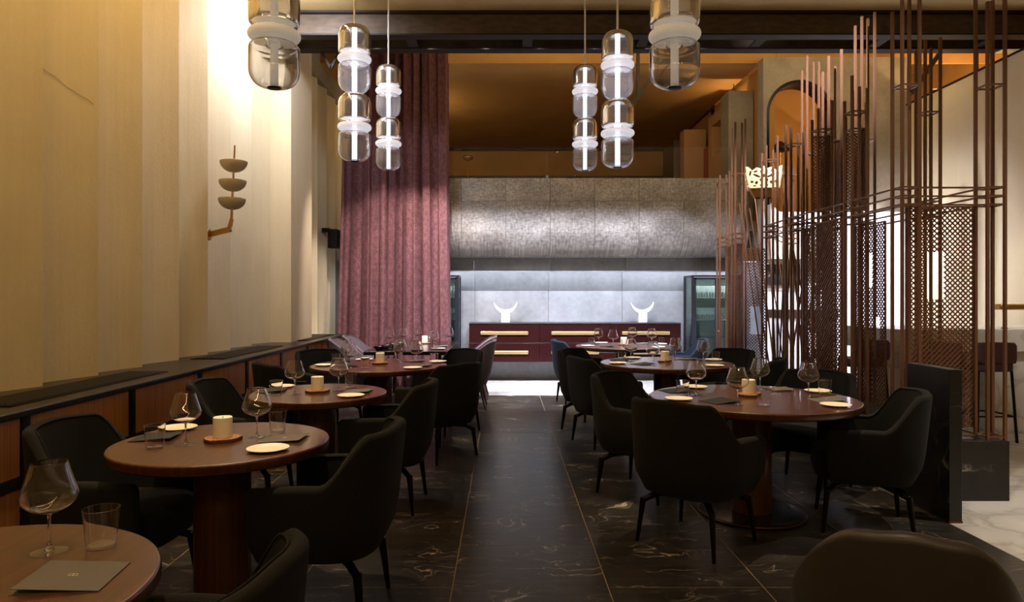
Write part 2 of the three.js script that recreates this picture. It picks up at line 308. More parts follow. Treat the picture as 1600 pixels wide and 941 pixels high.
// mezzanine
struct('floor', 'mezzanine floor slab above the sideboard wall', box(-2.3, 4.0, 2.45, 2.6, -16.4, -10.86), M.darkWall);
struct('ceiling', 'brown plaster ceiling of the mezzanine', box(-3.0, 3.9, 4.97, 5.07, -16.4, -10.42), M.orange);
{
  const f = structGroup('trim_2', 'bright ochre plaster fascia under the high roof');
  for (const [a, b] of [[-3, -0.253], [-0.247, 4.14], [4.146, 7.6]]) part('fascia_panel', box(a, b, 4.96, 5.6, -10.44, -10.4), M.orange, f);
}
struct('wall_mezzanine', 'brown far wall of the mezzanine', box(-3.0, 6.2, 2.45, 5.6, -16.6, -16.4), M.orange);
struct('trim_3', 'thin dark rail across the far mezzanine wall', box(-3, 3.85, 4.9, 4.965, -16.4, -16.34), M.steelDark);
struct('baseboard_mezzanine', 'dark wood dado of the far mezzanine wall', box(-3, 3.85, 2.6, 4.3, -16.4, -16.36), M.darkWood);
struct('wall_mezzanine', 'ochre side wall of the mezzanine beside the arch', box(4.0, 4.12, 2.45, 5.0, -16.4, -10.42), M.orange);
{
  const b = struct('wall_back', 'grey concrete wall behind the sideboard', box(-3.0, 4.7, 0, 2.45, -11.9, -11.62), M.darkWall);
  for (let x = -3.0; x < 4.6; x += 1.25) part('concrete_panel', metric(box(x + 0.004, Math.min(x + 1.246, 4.7), 0, 2.05, -11.62, -11.6), rr(0, 9), rr(0, 9)), M.concrete, b);
  const pm = structGroup('added_trim_4', 'added concrete band standing for the hood shadow on the wall');  // added band where the wall only lies in the hood shadow
  for (let x = -3.0; x < 3.8; x += 1.25) { const a = Math.max(x + 0.003, -2.3), b = Math.min(x + 1.247, 3.85); if (b > a) part('added_shade_panel', metric(box(a, b, 1.81, 2.2, -11.3, -11.24), rr(0, 9), rr(0, 9)), M.concrete, pm); }
  struct('ceiling', 'concrete soffit under the mezzanine slab', box(-2.3, 3.85, 2.06, 2.12, -11.6, -11.2), M.concrete);
  // curved hood: panels as parts
  const h = structGroup('trim_5', 'curved dark distressed metal hood along the balcony front');
  const prof = [[-0.45, 2.905], [0.012, 2.905]]; for (let i = 0; i <= 16; i++) { const a = -Math.PI / 2 * i / 16; prof.push([-0.388 + 0.4 * Math.cos(a), 2.45 + 0.41 * Math.sin(a)]); } prof.push([-0.45, 2.04]);
  const hx = [-2.3, -1.4, -0.68, 0.02, 0.72, 1.42, 2.12, 2.82, 3.84];
  for (let i = 0; i + 1 < hx.length; i++) {
    const sh = new THREE.Shape(prof.map(p => new THREE.Vector2(p[0], p[1])));
    const g = new THREE.ExtrudeGeometry(sh, { depth: hx[i + 1] - hx[i] - 0.005, bevelEnabled: false }); // shape (out, y), depth along
    g.rotateY(-Math.PI / 2); g.translate(hx[i + 1], 0, 0);  // out -> +z, depth -> -x
    const p = g.attributes.position; for (let k = 0; k < p.count; k++) p.setZ(k, p.getZ(k) - 10.75);
    const uv = new Float32Array(p.count * 2); for (let k = 0; k < p.count; k++) { uv[2 * k] = p.getX(k) + i * 0.37; uv[2 * k + 1] = p.getY(k) - (p.getZ(k) + 10.75) * 0.7 + i * 0.21; }
    g.setAttribute('uv', new THREE.BufferAttribute(uv, 2));
    part('hood_panel', g, M.hood, h);
  }
  const pr = structGroup('wall_parapet', 'flat dark metal parapet of the mezzanine balcony');
  const pxs = [-2.3, -0.68, 0.02, 0.72, 1.42, 2.12, 3.84];
  for (let i = 0; i + 1 < pxs.length; i++) part('parapet_panel', metric(box(pxs[i] + 0.003, pxs[i + 1] - 0.003, 2.91, 3.27, -10.85, -10.75), rr(0, 5), rr(0, 5)), M.hood, pr);
}
{
  const g = group('glass_balustrade', 'clear glass balustrade on the balcony parapet', 'balustrade', [0, 3.27, -10.8]);
  for (const [a, b] of [[-2.9, -0.6], [-0.59, 1.7], [1.71, 3.8]]) part('glass_pane', box(a, b, 0, 0.5, -0.006, 0.006), M.glass, g);
}
// mezzanine contents
{
  const c = group('mezzanine_cabinet', 'pale wooden cabinet on the mezzanine beyond the glass', 'cabinet', [3.62, 2.6, -13]);
  part('body', rbox(-0.2, 0.22, 0, 1.99, -0.3, 0, 0.01), M.tan, c); part('shelf_unit', box(-0.32, -0.21, 0, 1.85, -1.2, -0.3), M.darkWood, c);
  const p = group('concrete_pier', 'grey concrete pier on the mezzanine beside the arch', 'pier', [3.785, 2.6, -10.92]);
  part('pier_body', metric(rbox(-0.2, 0.2, 0, 2.1, -0.4, 0, 0.01), 2, 1), M.warmConcrete, p);
  const v = group('wall_niche', 'tan wall unit with dark square recesses on the mezzanine', 'wall unit', [3.87, 2.6, -12.12]);
  part('unit_back', box(0.1, 0.12, 0, 2.1, -0.5, 0.5), M.tan, v);
  for (const [a, b] of [[0, 0.35], [0.9, 1.35], [1.9, 2.1]]) part('unit_rail', box(-0.1, 0.1, a, b, -0.5, 0.5), M.tan, v);
  for (const [a, b] of [[-0.5, -0.3], [0.35, 0.5]]) for (const y of [0.35, 1.35]) part('unit_stile', box(-0.1, 0.1, y, y + 0.55, a, b), M.tan, v);
  single('red_banner', 'narrow red upright panel on the mezzanine', 'banner', rbox(-0.03, 0.03, 0, 1.6, -0.12, 0.12, 0.006), M.redThing, [3.8, 2.6, -12.8]);
  const wl = group('stem_lamp', 'small stem lamp on the mezzanine seen over the parapet', 'lamp', [-0.8, 2.6, -15]);
  part('lamp_base', lathe([[0, 0], [0.1, 0], [0.1, 0.02], [0.01, 0.03], [0.01, 1.8], [0, 1.8]], 16), M.brass, wl);
  part('lamp_shade', lathe([[0.02, 1.78], [0.12, 1.84], [0.1, 1.9], [0, 1.92]], 20), M.brassPale, wl);
  for (const [x, lab] of [[-0.31, 'dark rounded chair back behind the balcony near the stem lamp'], [1.2, 'dark rounded chair back behind the balcony away from the stem lamp']]) {
    const ch = group('mezzanine_chair', lab, 'chair', [x, 2.6, -11.6]);
    part('backrest', lathe([[0, 0.2], [0.24, 0.25], [0.27, 0.6], [0.2, 0.8], [0, 0.86]], 24), M.velvet, ch);
    for (const [a, b] of [[-1, -1], [1, -1], [-1, 1], [1, 1]]) part('leg', bar([a * 0.15, 0, b * 0.15], [a * 0.12, 0.3, b * 0.12], 0.012), M.blackMetal, ch);
  }
}
// arch wall
{
  const sh = new THREE.Shape(); sh.moveTo(3.86, 2.2); sh.lineTo(6.0, 2.2); sh.lineTo(6.0, 4.975); sh.lineTo(3.86, 4.975); sh.closePath();
  const cx = 4.41, r = 0.5, hole = new THREE.Path(); hole.moveTo(cx - r, 2.3); hole.lineTo(cx - r, 4.18); hole.absarc(cx, 4.14, r, Math.PI, 0, true); hole.lineTo(cx + r, 2.3); hole.closePath(); sh.holes.push(hole);
  const g = new THREE.ExtrudeGeometry(sh, { depth: 0.22, bevelEnabled: false, curveSegments: 32 }); g.translate(0, 0, -10.4);
  const w = struct('wall_arch', 'grey concrete wall with a tall black-lined arched opening', metric(g), M.warmConcrete);
  const outer = new THREE.Shape(); outer.moveTo(cx - r, 2.3); outer.lineTo(cx - r, 4.14); outer.absarc(cx, 4.14, r, Math.PI, 0, true); outer.lineTo(cx + r, 2.3); outer.closePath();
  const inn = new THREE.Path(), q = r - 0.05; inn.moveTo(cx - q, 2.3); inn.lineTo(cx - q, 4.14); inn.absarc(cx, 4.14, q, Math.PI, 0, true); inn.lineTo(cx + q, 2.3); inn.closePath(); outer.holes.push(inn);
  const lg = new THREE.ExtrudeGeometry(outer, { depth: 0.3, bevelEnabled: false, curveSegments: 32 }); lg.translate(0, 0, -10.5);
  part('arch_lining', lg, M.blackMetal, w);
  struct('wall_arch', 'ochre room wall seen through the arch', box(4.0, 6.0, 0, 5.6, -13.2, -13), M.orange);
  struct('wall_arch', 'bright white wall below the arch behind the lattice screen', box(3.86, 6.0, 0, 2.66, -10.18, -10.12), M.whiteWall);
  const l = group('arch_lamp', 'small dark shaded lamp inside the arched opening', 'lamp', [5.09, 4.07, -12.6]);
  part('lamp_shade', lathe([[0.02, 0.2], [0.16, 0.1], [0.16, 0.02], [0.0, 0.02]], 24), M.steelDark, l);
  part('lamp_stem', bar([0, -1.63, 0], [0, 0.02, 0], 0.012), M.brass, l);
  part('lamp_foot', lathe([[0, -1.63], [0.1, -1.63], [0.1, -1.61], [0, -1.6]], 20), M.brass, l);
  struct('floor', 'landing floor inside the arched opening', box(4.0, 6.0, 2.2, 2.44, -13, -10.4), M.darkWall);
}

// ------------------------------------------------------------------ curtain
{
  const n = 220, m = 30, pos = [], uv = [], idx = [];
  const fold = (t, h) => { const w = t + 0.012 * Math.sin(t * 9 + 1) ; return 0.06 * Math.sin(w * 56 + 1.1 * Math.sin(w * 11)) + 0.022 * Math.sin(w * 97 + 2 + 0.4 * h) + 0.03 * Math.sin(w * 23 + 0.5 * h); };
  for (const side of [0, 1]) for (let j = 0; j <= m; j++) for (let i = 0; i <= n; i++) {
    const t = i / n, h = j / m, y = 0.01 + h * 5.3, flare = (1 - h) * (1 - h) * 0.09;
    const x = -2.44 - flare * (1 - t) * 1.2 + t * (1.61 + flare * 0.6) + 0.02 * Math.sin(t * 80 + h);
    pos.push(x, y, -10.32 + fold(t, h * 2) * (0.8 + 0.35 * (1 - h)) - side * 0.008); uv.push(t * 2.6, y);
  }
  const W = n + 1, O = W * (m + 1);
  for (let j = 0; j < m; j++) for (let i = 0; i < n; i++) { const a = j * W + i; idx.push(a, a + 1, a + W, a + 1, a + W + 1, a + W, O + a, O + a + W, O + a + 1, O + a + 1, O + a + W, O + a + W + 1); }
  for (let j = 0; j < m; j++) for (const i of [0, n]) { const a = j * W + i; if (i) idx.push(a, O + a, a + W, O + a, O + a + W, a + W); else idx.push(a, a + W, O + a, O + a, a + W, O + a + W); }
  const g = new THREE.BufferGeometry(); g.setAttribute('position', new THREE.Float32BufferAttribute(pos, 3)); g.setAttribute('uv', new THREE.Float32BufferAttribute(uv, 2)); g.setIndex(idx); g.computeVertexNormals();
  const c = group('velvet_curtain', 'floor-length plum crushed velvet curtain hanging in deep folds', 'curtain');
  part('drape', g, M.curtain, c);
  part('curtain_rail', bar([-2.7, 5.32, -10.32], [-0.75, 5.32, -10.32], 0.02, 0.02, 12), M.steelDark, c);
  for (const x of [-2.6, -1.7, -0.85]) part('rail_bracket', bar([x, 5.32, -10.32], [x, 5.6, -10.32], 0.01), M.steelDark, c);
}
{
  const s = group('wall_speaker', 'small black speaker on the fluted wall beside the curtain', 'speaker', [-2.66, 2.16, -10.75]);
  part('cabinet', rbox(-0.1, 0.06, 0, 0.3, -0.1, 0.1, 0.02, 3), M.blackMetal, s); part('bracket', box(-0.2, -0.08, 0.26, 0.32, -0.05, 0.05), M.blackMetal, s);
}

// ------------------------------------------------------------------ sideboard wall
{
  const W0 = -0.577, W1 = 2.887, s = group('sideboard', 'wall-hung glossy maroon sideboard with long brass drawer pulls', 'sideboard', [0, 0, -11.15]);
  part('body', box(W0 + 0.01, W1 - 0.01, 0.34, 0.955, -0.45, -0.02), M.maroon, s);
  part('top', rbox(W0, W1, 0.955, 0.975, -0.45, 0.012, 0.005), M.sideTop, s);
  const w = (W1 - W0) / 3;
  for (let i = 0; i < 3; i++) for (let j = 0; j < 2; j++) {
    const y0 = j ? 0.652 : 0.335, y1 = j ? 0.953 : 0.646;
    const d = part('drawer', rbox(W0 + i * w + 0.003, W0 + (i + 1) * w - 0.003, y0, y1, -0.02, 0, 0.004), M.maroon, s);
    const cx = W0 + (i + 0.5) * w, cy = y0 + 0.155;
    part('handle', rbox(cx - 0.39, cx + 0.39, cy - 0.026, cy + 0.03, -0.004, 0.035, 0.012, 3), M.brassPale, d);
  }
  for (const [x, lab] of [[0.02, 'white crescent sculpture on the sideboard end by the plum curtain'], [2.29, 'white crescent sculpture on the sideboard end by the glass cabinet']]) {
    const c = group('crescent_sculpture', lab, 'sculpture', [x, 0.975, -11.35], 0, 'crescents on the sideboard');
    part('pedestal', rbox(-0.072, 0.072, 0, 0.155, -0.07, 0.07, 0.006), M.sculpture, c);
    const sh = new THREE.Shape(); sh.absarc(0, 0.19, 0.19, Math.PI, Math.PI * 2, false); sh.absarc(0, 0.2638, 0.2038, -0.371, -Math.PI + 0.371, true); sh.closePath();
    const g = new THREE.ExtrudeGeometry(sh, { depth: 0.05, bevelEnabled: true, bevelSize: 0.003, bevelThickness: 0.004, bevelSegments: 2, curveSegments: 40 }); g.translate(0, 0.148, -0.025);
    part('crescent', g, M.sculpture, c);
  }
}
function cabinet(x0, x1, label, gl) {
  const c = group('glass_cabinet', label, 'cabinet', [0, 0, -11]), Y = 1.75, z0 = -0.5, t = 0.04;
  part('back_panel', box(x0, x1, 0.05, Y, z0, z0 + 0.02), M.cabinetBack, c);
  part('base', box(x0, x1, 0, 0.08, z0, 0), M.cabinet, c); part('top', box(x0, x1, Y - 0.03, Y, z0, 0), M.cabinet, c);
  for (const [x, z] of [[x0, 0], [x1 - t, 0], [x0, z0 + t], [x1 - t, z0 + t]]) part('post', box(x, x + t, 0.08, Y - 0.03, z - t, z), M.cabinet, c);
  for (const x of [x0 + 0.012, x1 - 0.018]) part('side_glass', box(x, x + 0.006, 0.08, Y - 0.03, z0 + t, -t), M.paneSmoky, c);
  const xm = (x0 + x1) / 2;
  for (const [a, b] of [[x0 + t, xm - 0.002], [xm + 0.002, x1 - t]]) {
    const d = part('door', [box(a, a + 0.03, 0.085, Y - 0.035, -0.02, 0), box(b - 0.03, b, 0.085, Y - 0.035, -0.02, 0), box(a, b, 0.085, 0.12, -0.02, 0), box(a, b, Y - 0.07, Y - 0.035, -0.02, 0)], M.cabinet, c);
    part('door_pane', box(a + 0.03, b - 0.03, 0.12, Y - 0.07, -0.013, -0.008), M.paneSmoky, d);
    part('door_knob', new THREE.SphereGeometry(0.012, 12, 8).translate(a < xm - 0.1 ? b - 0.015 : a + 0.015, 0.85, 0.012), M.brass, d);
  }
  const ys = [0.45, 0.75, 1.02, 1.38];
  for (const y of ys) part('shelf', box(x0 + 0.02, x1 - 0.02, y - 0.008, y, z0 + 0.03, -0.05), M.paneSmoky, c);
  for (const y of [1.02, 1.38]) for (let x = x0 + 0.1; x < x1 - 0.06; x += 0.085) for (const z of [-0.16, -0.3]) {
    single('stored_glass', gl, 'glass', storedGlass, M.stored, [x + rr(-0.01, 0.01), y, -11 + z], 0, gl);
  }
}
const storedGlass = lathe([[0, 0], [0.03, 0], [0.03, 0.003], [0.004, 0.008], [0.004, 0.08], [0.03, 0.105], [0.036, 0.14], [0.028, 0.2]], 12);
M.stored = P({ color: 0xffffff, roughness: 0.05, transmission: 0.75, thickness: 0, ior: 1.5 });
cabinet(3.02, 3.84, 'dark framed glass cabinet of stemware beside the lattice screen', 'stemware stored in the cabinet beside the lattice screen');
cabinet(-1.5, -0.73, 'dark framed glass cabinet half hidden behind the plum curtain', 'stemware stored in the cabinet behind the plum curtain');

// ------------------------------------------------------------------ chairs
function shellGeo({ a = 0.29, front = 0.2, back = -0.29, zs = -0.02, arm = 0.62, top = 0.82, bot = 0.3, th = 0.05, lean = 0.055, taper = 0.86, s0 = 0.27, s1 = 0.45, n = 2.9, inner = 0.4 } = {}) {
  const dense = [];
  for (let i = 0; i <= 40; i++) dense.push([a, front + (zs - front) * i / 40]);
  for (let i = 1; i <= 160; i++) { const f = Math.PI * i / 160, c = Math.cos(f), s = Math.sin(f); dense.push([a * Math.sign(c) * Math.pow(Math.abs(c), 2 / n), zs + (back - zs) * Math.pow(s, 2 / n)]); }
  for (let i = 1; i <= 40; i++) dense.push([-a, zs + (front - zs) * i / 40]);
  const L = [0]; for (let i = 1; i < dense.length; i++) L.push(L[i - 1] + Math.hypot(dense[i][0] - dense[i - 1][0], dense[i][1] - dense[i - 1][1]));
  const T = L[L.length - 1], at = s => { let i = 1; while (i < L.length - 1 && L[i] < s) i++; const t = (s - L[i - 1]) / (L[i] - L[i - 1]); return [dense[i - 1][0] + t * (dense[i][0] - dense[i - 1][0]), dense[i - 1][1] + t * (dense[i][1] - dense[i - 1][1])]; };
  const cols = [], K = 56;
  const frame = s => { const e = 0.012, p = at(Math.max(0, s - e)), q = at(Math.min(T, s + e)), l = Math.hypot(q[0] - p[0], q[1] - p[1]) || 1; return { p: at(s), t: [(q[0] - p[0]) / l, (q[1] - p[1]) / l] }; };
  const hAt = s => { const w = Math.min(s, T - s); return arm + 0.012 * smooth(0, 0.2, w) + (top - arm) * smooth(s0, s1, w) + 0.012 * smooth(s1, T / 2, w); };
  for (let e = 4; e >= 1; e--) { const an = e / 4 * Math.PI / 2; cols.push({ ...frame(0), sh: -Math.sin(an) * 0.03, k: Math.cos(an), h: hAt(0) - 0.03 * (1 - Math.cos(an)), s: 0 }); }
  for (let i = 0; i <= K; i++) { const s = T * i / K; cols.push({ ...frame(s), sh: 0, k: 1, h: hAt(s), s }); }
  for (let e = 1; e <= 4; e++) { const an = e / 4 * Math.PI / 2; cols.push({ ...frame(T), sh: Math.sin(an) * 0.03, k: Math.cos(an), h: hAt(T) - 0.03 * (1 - Math.cos(an)), s: T }); }
  const pos = [], uv = [], idx = [], edge = []; let R = 0;
  cols.forEach((c, ci) => {
    const nx = c.t[1], nz = -c.t[0];                        // outward normal of the plan curve (x, z)
    const bk = Math.max(0, Math.min(1, (zs - c.p[1]) / (zs - back)));
    const put = (y, off) => {
      const f = Math.max(0, Math.min(1, (y - bot) / 0.2)), sc = taper + (1 - taper) * (1 - Math.pow(1 - f, 2.4)), ln = lean * bk * Math.max(0, (y - bot - 0.1) / (top - bot));
      return [(c.p[0] + c.t[0] * c.sh) * sc + nx * off, y, (c.p[1] + c.t[1] * c.sh) * sc + nz * off - ln];
    };
    const loop = [], hw = th / 2 * Math.max(c.k, 0.02), rT = th / 2;
    loop.push(put(bot + 0.004, -hw * 0.4)); loop.push(put(bot, hw * 0.5));
    for (let i = 0; i <= 7; i++) loop.push(put(bot + 0.015 + (c.h - rT - bot - 0.015) * i / 7, hw));
    for (let i = 1; i <= 5; i++) { const an = i / 6 * Math.PI; loop.push(put(c.h - rT + rT * Math.sin(an), hw * Math.cos(an))); }
    for (let i = 0; i <= 5; i++) loop.push(put(c.h - rT + (inner - c.h + rT) * i / 5, -hw));
    R = loop.length; loop.forEach((p, i) => { pos.push(...p); uv.push(c.s, p[1]); });
    if (c.k === 1) edge.push(V(...put(c.h - rT * 0.35, hw * 0.98)));
  });
  for (let i = 0; i + 1 < cols.length; i++) for (let j = 0; j < R; j++) { const A = i * R + j, B = i * R + (j + 1) % R, C = A + R, D = B + R; idx.push(A, B, C, B, D, C); }
  const g = new THREE.BufferGeometry(); g.setAttribute('position', new THREE.Float32BufferAttribute(pos, 3)); g.setAttribute('uv', new THREE.Float32BufferAttribute(uv, 2)); g.setIndex(idx); g.computeVertexNormals();
  return { g, piping: new THREE.TubeGeometry(new THREE.CatmullRomCurve3(edge), 90, 0.0035, 5) };
}
function puck(hw, hd, n, layers, seg = 40) {                // stacked superellipses: [y, scale]
  const pos = [], idx = [], uv = [];
  layers.forEach(([y, k]) => { for (let i = 0; i < seg; i++) { const f = 2 * Math.PI * i / seg, c = Math.cos(f), s = Math.sin(f), x = hw * k * Math.sign(c) * Math.pow(Math.abs(c), 2 / n), z = hd * k * Math.sign(s) * Math.pow(Math.abs(s), 2 / n); pos.push(x, y, z); uv.push(x, z); } });
  for (let l = 0; l + 1 < layers.length; l++) for (let i = 0; i < seg; i++) { const a = l * seg + i, b = l * seg + (i + 1) % seg; idx.push(a, a + seg, b, b, a + seg, b + seg); }
  const g = new THREE.BufferGeometry(); g.setAttribute('position', new THREE.Float32BufferAttribute(pos, 3)); g.setAttribute('uv', new THREE.Float32BufferAttribute(uv, 2)); g.setIndex(idx); g.computeVertexNormals(); return g;
}
const SEAT = [[0.3, 0.0], [0.3, 0.86], [0.315, 0.95], [0.36, 1], [0.425, 1], [0.452, 0.97], [0.468, 0.9], [0.476, 0.7], [0.478, 0.3], [0.478, 0]];
function legKnee(sx, sz, x = 0.225, z = 0.225) { return [bar([sx * 0.03, 0.285, sz * 0.03], [sx * (x - 0.05), 0.268, sz * (z - 0.05)], 0.018, 0.018, 6), bar([sx * (x - 0.06), 0.27, sz * (z - 0.06)], [sx * (x - 0.008), 0.235, sz * (z - 0.008)], 0.019, 0.019, 6), bar([sx * (x - 0.012), 0.25, sz * (z - 0.012)], [sx * (x + 0.014), 0, sz * (z + 0.014)], 0.02, 0.011, 6)]; }
function makeChair(name, label, mat, opt = {}) {
  const c = group(name, label, 'chair'), sh = shellGeo(opt.shell);
  part('backrest', sh.g, mat, c); part('piping', sh.piping, mat, c);
  const seat = puck(0.232, 0.265, 4, SEAT); seat.translate(0, 0, 0.02); part('seat', seat, mat, c);
  if (opt.legs === 'wood') for (const [a, b] of [[1, 1], [-1, 1], [1, -1], [-1, -1]]) part('leg', bar([a * 0.17, 0.31, b * 0.17], [a * 0.23, 0, b * 0.25], 0.02, 0.011), M.darkWood, c);
  else { part('seat_plate', rbox(-0.08, 0.08, 0.28, 0.302, -0.08, 0.08, 0.005), M.blackMetal, c); for (const [a, b] of [[1, 1], [-1, 1], [1, -1], [-1, -1]]) part('leg', legKnee(a, b), M.blackMetal, c); }
  return c;
}
const faceTo = (x, d, tx, td) => Math.atan2(tx - x, -(td - d));   // front of a chair is local +z
const chairUsed = {};
function placeChair(kind, x, d, turn, label, grp) {
  const protos = { velvet: () => makeChair('velvet_armchair', label, M.velvet), blue: () => makeChair('blue_armchair', label, M.velvetBlue), mauve: () => makeChair('mauve_chair', label, M.mauve, { legs: 'wood', shell: { arm: 0.56, top: 0.84, th: 0.032, s0: 0.1, s1: 0.5, a: 0.265, lean: 0.09 } }), leather: () => makeChair('leather_chair', label, M.leather, { shell: { a: 0.29, top: 0.72, arm: 0.43, th: 0.055, s0: 0.2, s1: 0.56, n: 2.5, lean: 0.05, inner: 0.38 } }) };
  let o; if (!chairUsed[kind]) { o = chairUsed[kind] = protos[kind](); o.position.set(x, 0, -d); o.rotation.y = turn; } else o = dup(chairUsed[kind], [x, 0, -d], turn, label);
  o.userData.label = label; o.userData.group = grp; return o;
}
// ------------------------------------------------------------------ tables
function roundTable(key, r, label, baseR) {
  const [x, d] = TABLE_POS[key], t = group('round_table', label, 'table', [x, 0, -d]);
  const top = lathe([[0, 0.7], [r - 0.03, 0.7], [r - 0.008, 0.706], [r, 0.716], [r, 0.742], [r - 0.003, 0.748], [r - 0.008, 0.75], [0, 0.75]], 96);
  const p = top.attributes.position, uv = top.attributes.uv; for (let i = 0; i < p.count; i++) uv.setXY(i, p.getX(i) + x * 3, p.getZ(i) + d);
  part('table_top', top, M.table, t);
  part('column', lathe([[0, 0.02], [0.122, 0.02], [0.122, 0.7], [0, 0.7]], 48), M.column, t);
  part('base_plate', lathe([[0, 0], [baseR, 0], [baseR, 0.014], [baseR - 0.006, 0.02], [0, 0.022]], 64), M.tableDark, t);
  part('base_rim', new THREE.TorusGeometry(baseR, 0.006, 6, 64).rotateX(Math.PI / 2).translate(0, 0.012, 0), M.bronze, t);
  return t;
}
// tableware prototypes (made at the first use)
const protos = {};
function put(kind, x, d, turn, label, grp, y = 0.75) {
  if (!protos[kind]) { const o = protos[kind] = MAKE[kind](label); o.position.set(x, y, -d); o.rotation.y = turn; o.userData.label = label; o.userData.group = grp; return o; }
  return dup(protos[kind], [x, y, -d], turn, label, grp);
}
const arc = (n, f) => Array.from({ length: n + 1 }, (_, i) => f(i / n));
const MAKE = {
  wine(label) {
    const g = group('wine_glass', label, 'wine glass');
    const R = [[0.006, 0.098], [0.02, 0.101], [0.044, 0.112], [0.06, 0.126], [0.066, 0.14], [0.064, 0.153], [0.055, 0.18], [0.047, 0.207], [0.0415, 0.228]];
    const c = new THREE.SplineCurve(R.map(p => new THREE.Vector2(...p))).getPoints(26), out = c.map(p => [p.x, p.y]), inn = c.slice().reverse().map(p => [Math.max(0.0005, p.x - 0.0013), p.y + (p.y < 0.11 ? 0.002 : 0.0004)]);
    part('bowl', lathe([...out, [0.041, 0.2288], ...inn], 40), M.stem, g);
    part('stem', lathe([[0, 0.004], [0.012, 0.005], [0.0055, 0.014], [0.0036, 0.03], [0.0034, 0.075], [0.0045, 0.09], [0.008, 0.0985], [0, 0.1]], 16), M.stem, g);
    part('foot', lathe([[0, 0], [0.041, 0], [0.0415, 0.0012], [0.03, 0.0026], [0.012, 0.005], [0, 0.0055]], 36), M.glass, g);
    return g;
  },
  tumbler(label) {
    const g = group('tumbler', label, 'tumbler');
    part('wall', lathe([[0.0345, 0.004], [0.0375, 0.03], [0.0435, 0.1], [0.044, 0.1012], [0.0425, 0.1012], [0.036, 0.03], [0.033, 0.01], [0.0345, 0.004]], 36), M.stem, g);
    part('base', lathe([[0, 0], [0.032, 0], [0.0345, 0.004], [0.0335, 0.0095], [0, 0.009]], 36), M.glass, g);
    return g;
  },
  plate(label) {
    const g = group('side_plate', label, 'plate');
    part('well', lathe([[0, 0], [0.055, 0], [0.06, 0.003], [0.058, 0.006], [0, 0.006]], 40), M.plate, g);
    part('rim', lathe([[0.055, 0.001], [0.082, 0.0085], [0.087, 0.0115], [0.0875, 0.013], [0.086, 0.0135], [0.058, 0.0062], [0.055, 0.004]], 48), M.plate, g);
    return g;
  },
  candle(label) {
    const g = group('pillar_candle', label, 'candle');
    part('wax', lathe([[0, 0], [0.04, 0], [0.0415, 0.0015], [0.0415, 0.088], [0.0395, 0.091], [0.036, 0.0905], [0.03, 0.086], [0, 0.085]], 40), M.candle, g);
    part('wick', bar([0, 0.084, 0], [0.003, 0.094, 0.001], 0.0013), M.cardDark, g);
    return g;
  },
  slice(label) {
    const g = group('wood_slice', label, 'coaster'), n = 48, out = [];
    for (let i = 0; i < n; i++) { const f = 2 * Math.PI * i / n, q = 0.071 + 0.006 * Math.sin(2 * f + 1) + 0.003 * Math.sin(5 * f) + 0.0015 * Math.sin(11 * f); out.push(new THREE.Vector2(Math.cos(f) * q, Math.sin(f) * q)); }
    const e = new THREE.ExtrudeGeometry(new THREE.Shape(out), { depth: 0.014, bevelEnabled: true, bevelSize: 0.002, bevelThickness: 0.002, bevelSegments: 2 }); e.rotateX(-Math.PI / 2); e.translate(0, 0.002, 0);
    part('slice', metric(e, 0.15, 0.15), M.slice, g);
    const o2 = out.map(p => p.clone().multiplyScalar(1.045)), sh = new THREE.Shape(o2); sh.holes.push(new THREE.Path(out.map(p => p.clone().multiplyScalar(1.0)).reverse()));
    const b = new THREE.ExtrudeGeometry(sh, { depth: 0.014, bevelEnabled: false }); b.rotateX(-Math.PI / 2); part('bark', b.translate(0, 0.001, 0), M.bark, g);
    return g;
  },
  menu(label) { return menuCard('menu_card', label, M.card, true); },
  darkMenu(label) { return menuCard('dark_menu_card', label, M.cardDark, false); },
};
function menuCard(name, label, mat, emb) {      // folded card lying nearly closed, fold along local -x edge
  const g = group(name, label, 'menu'), w = 0.185, h = 0.165, a = 0.07;
  const leaf = () => box(0, w, -0.0006, 0.0006, -h / 2, h / 2).translate(-w / 2, 0.0008, 0);
  part('back_leaf', leaf(), mat, g);
  const f = box(0, w * 0.985, -0.0006, 0.0006, -h / 2, h / 2); f.rotateZ(a); f.translate(-w / 2, 0.0018, 0);
  const cover = part('cover', f, mat, g);
  if (emb) {
    const e = [];
    for (const s of [-1, 1]) { const t = new THREE.TorusGeometry(0.0055, 0.0007, 5, 24, s < 0 ? Math.PI * 1.55 : Math.PI * 2); t.rotateZ(s < 0 ? Math.PI * 0.22 : 0); t.rotateX(-Math.PI / 2); t.scale(1, 0.4, 1.15); t.translate(w / 2 + s * 0.0042, 0.0009, 0); t.rotateZ(a); t.translate(-w / 2, 0.0018, 0); e.push(t); }
    part('emblem', e, M.emblem, cover);
  }
  return g;
}
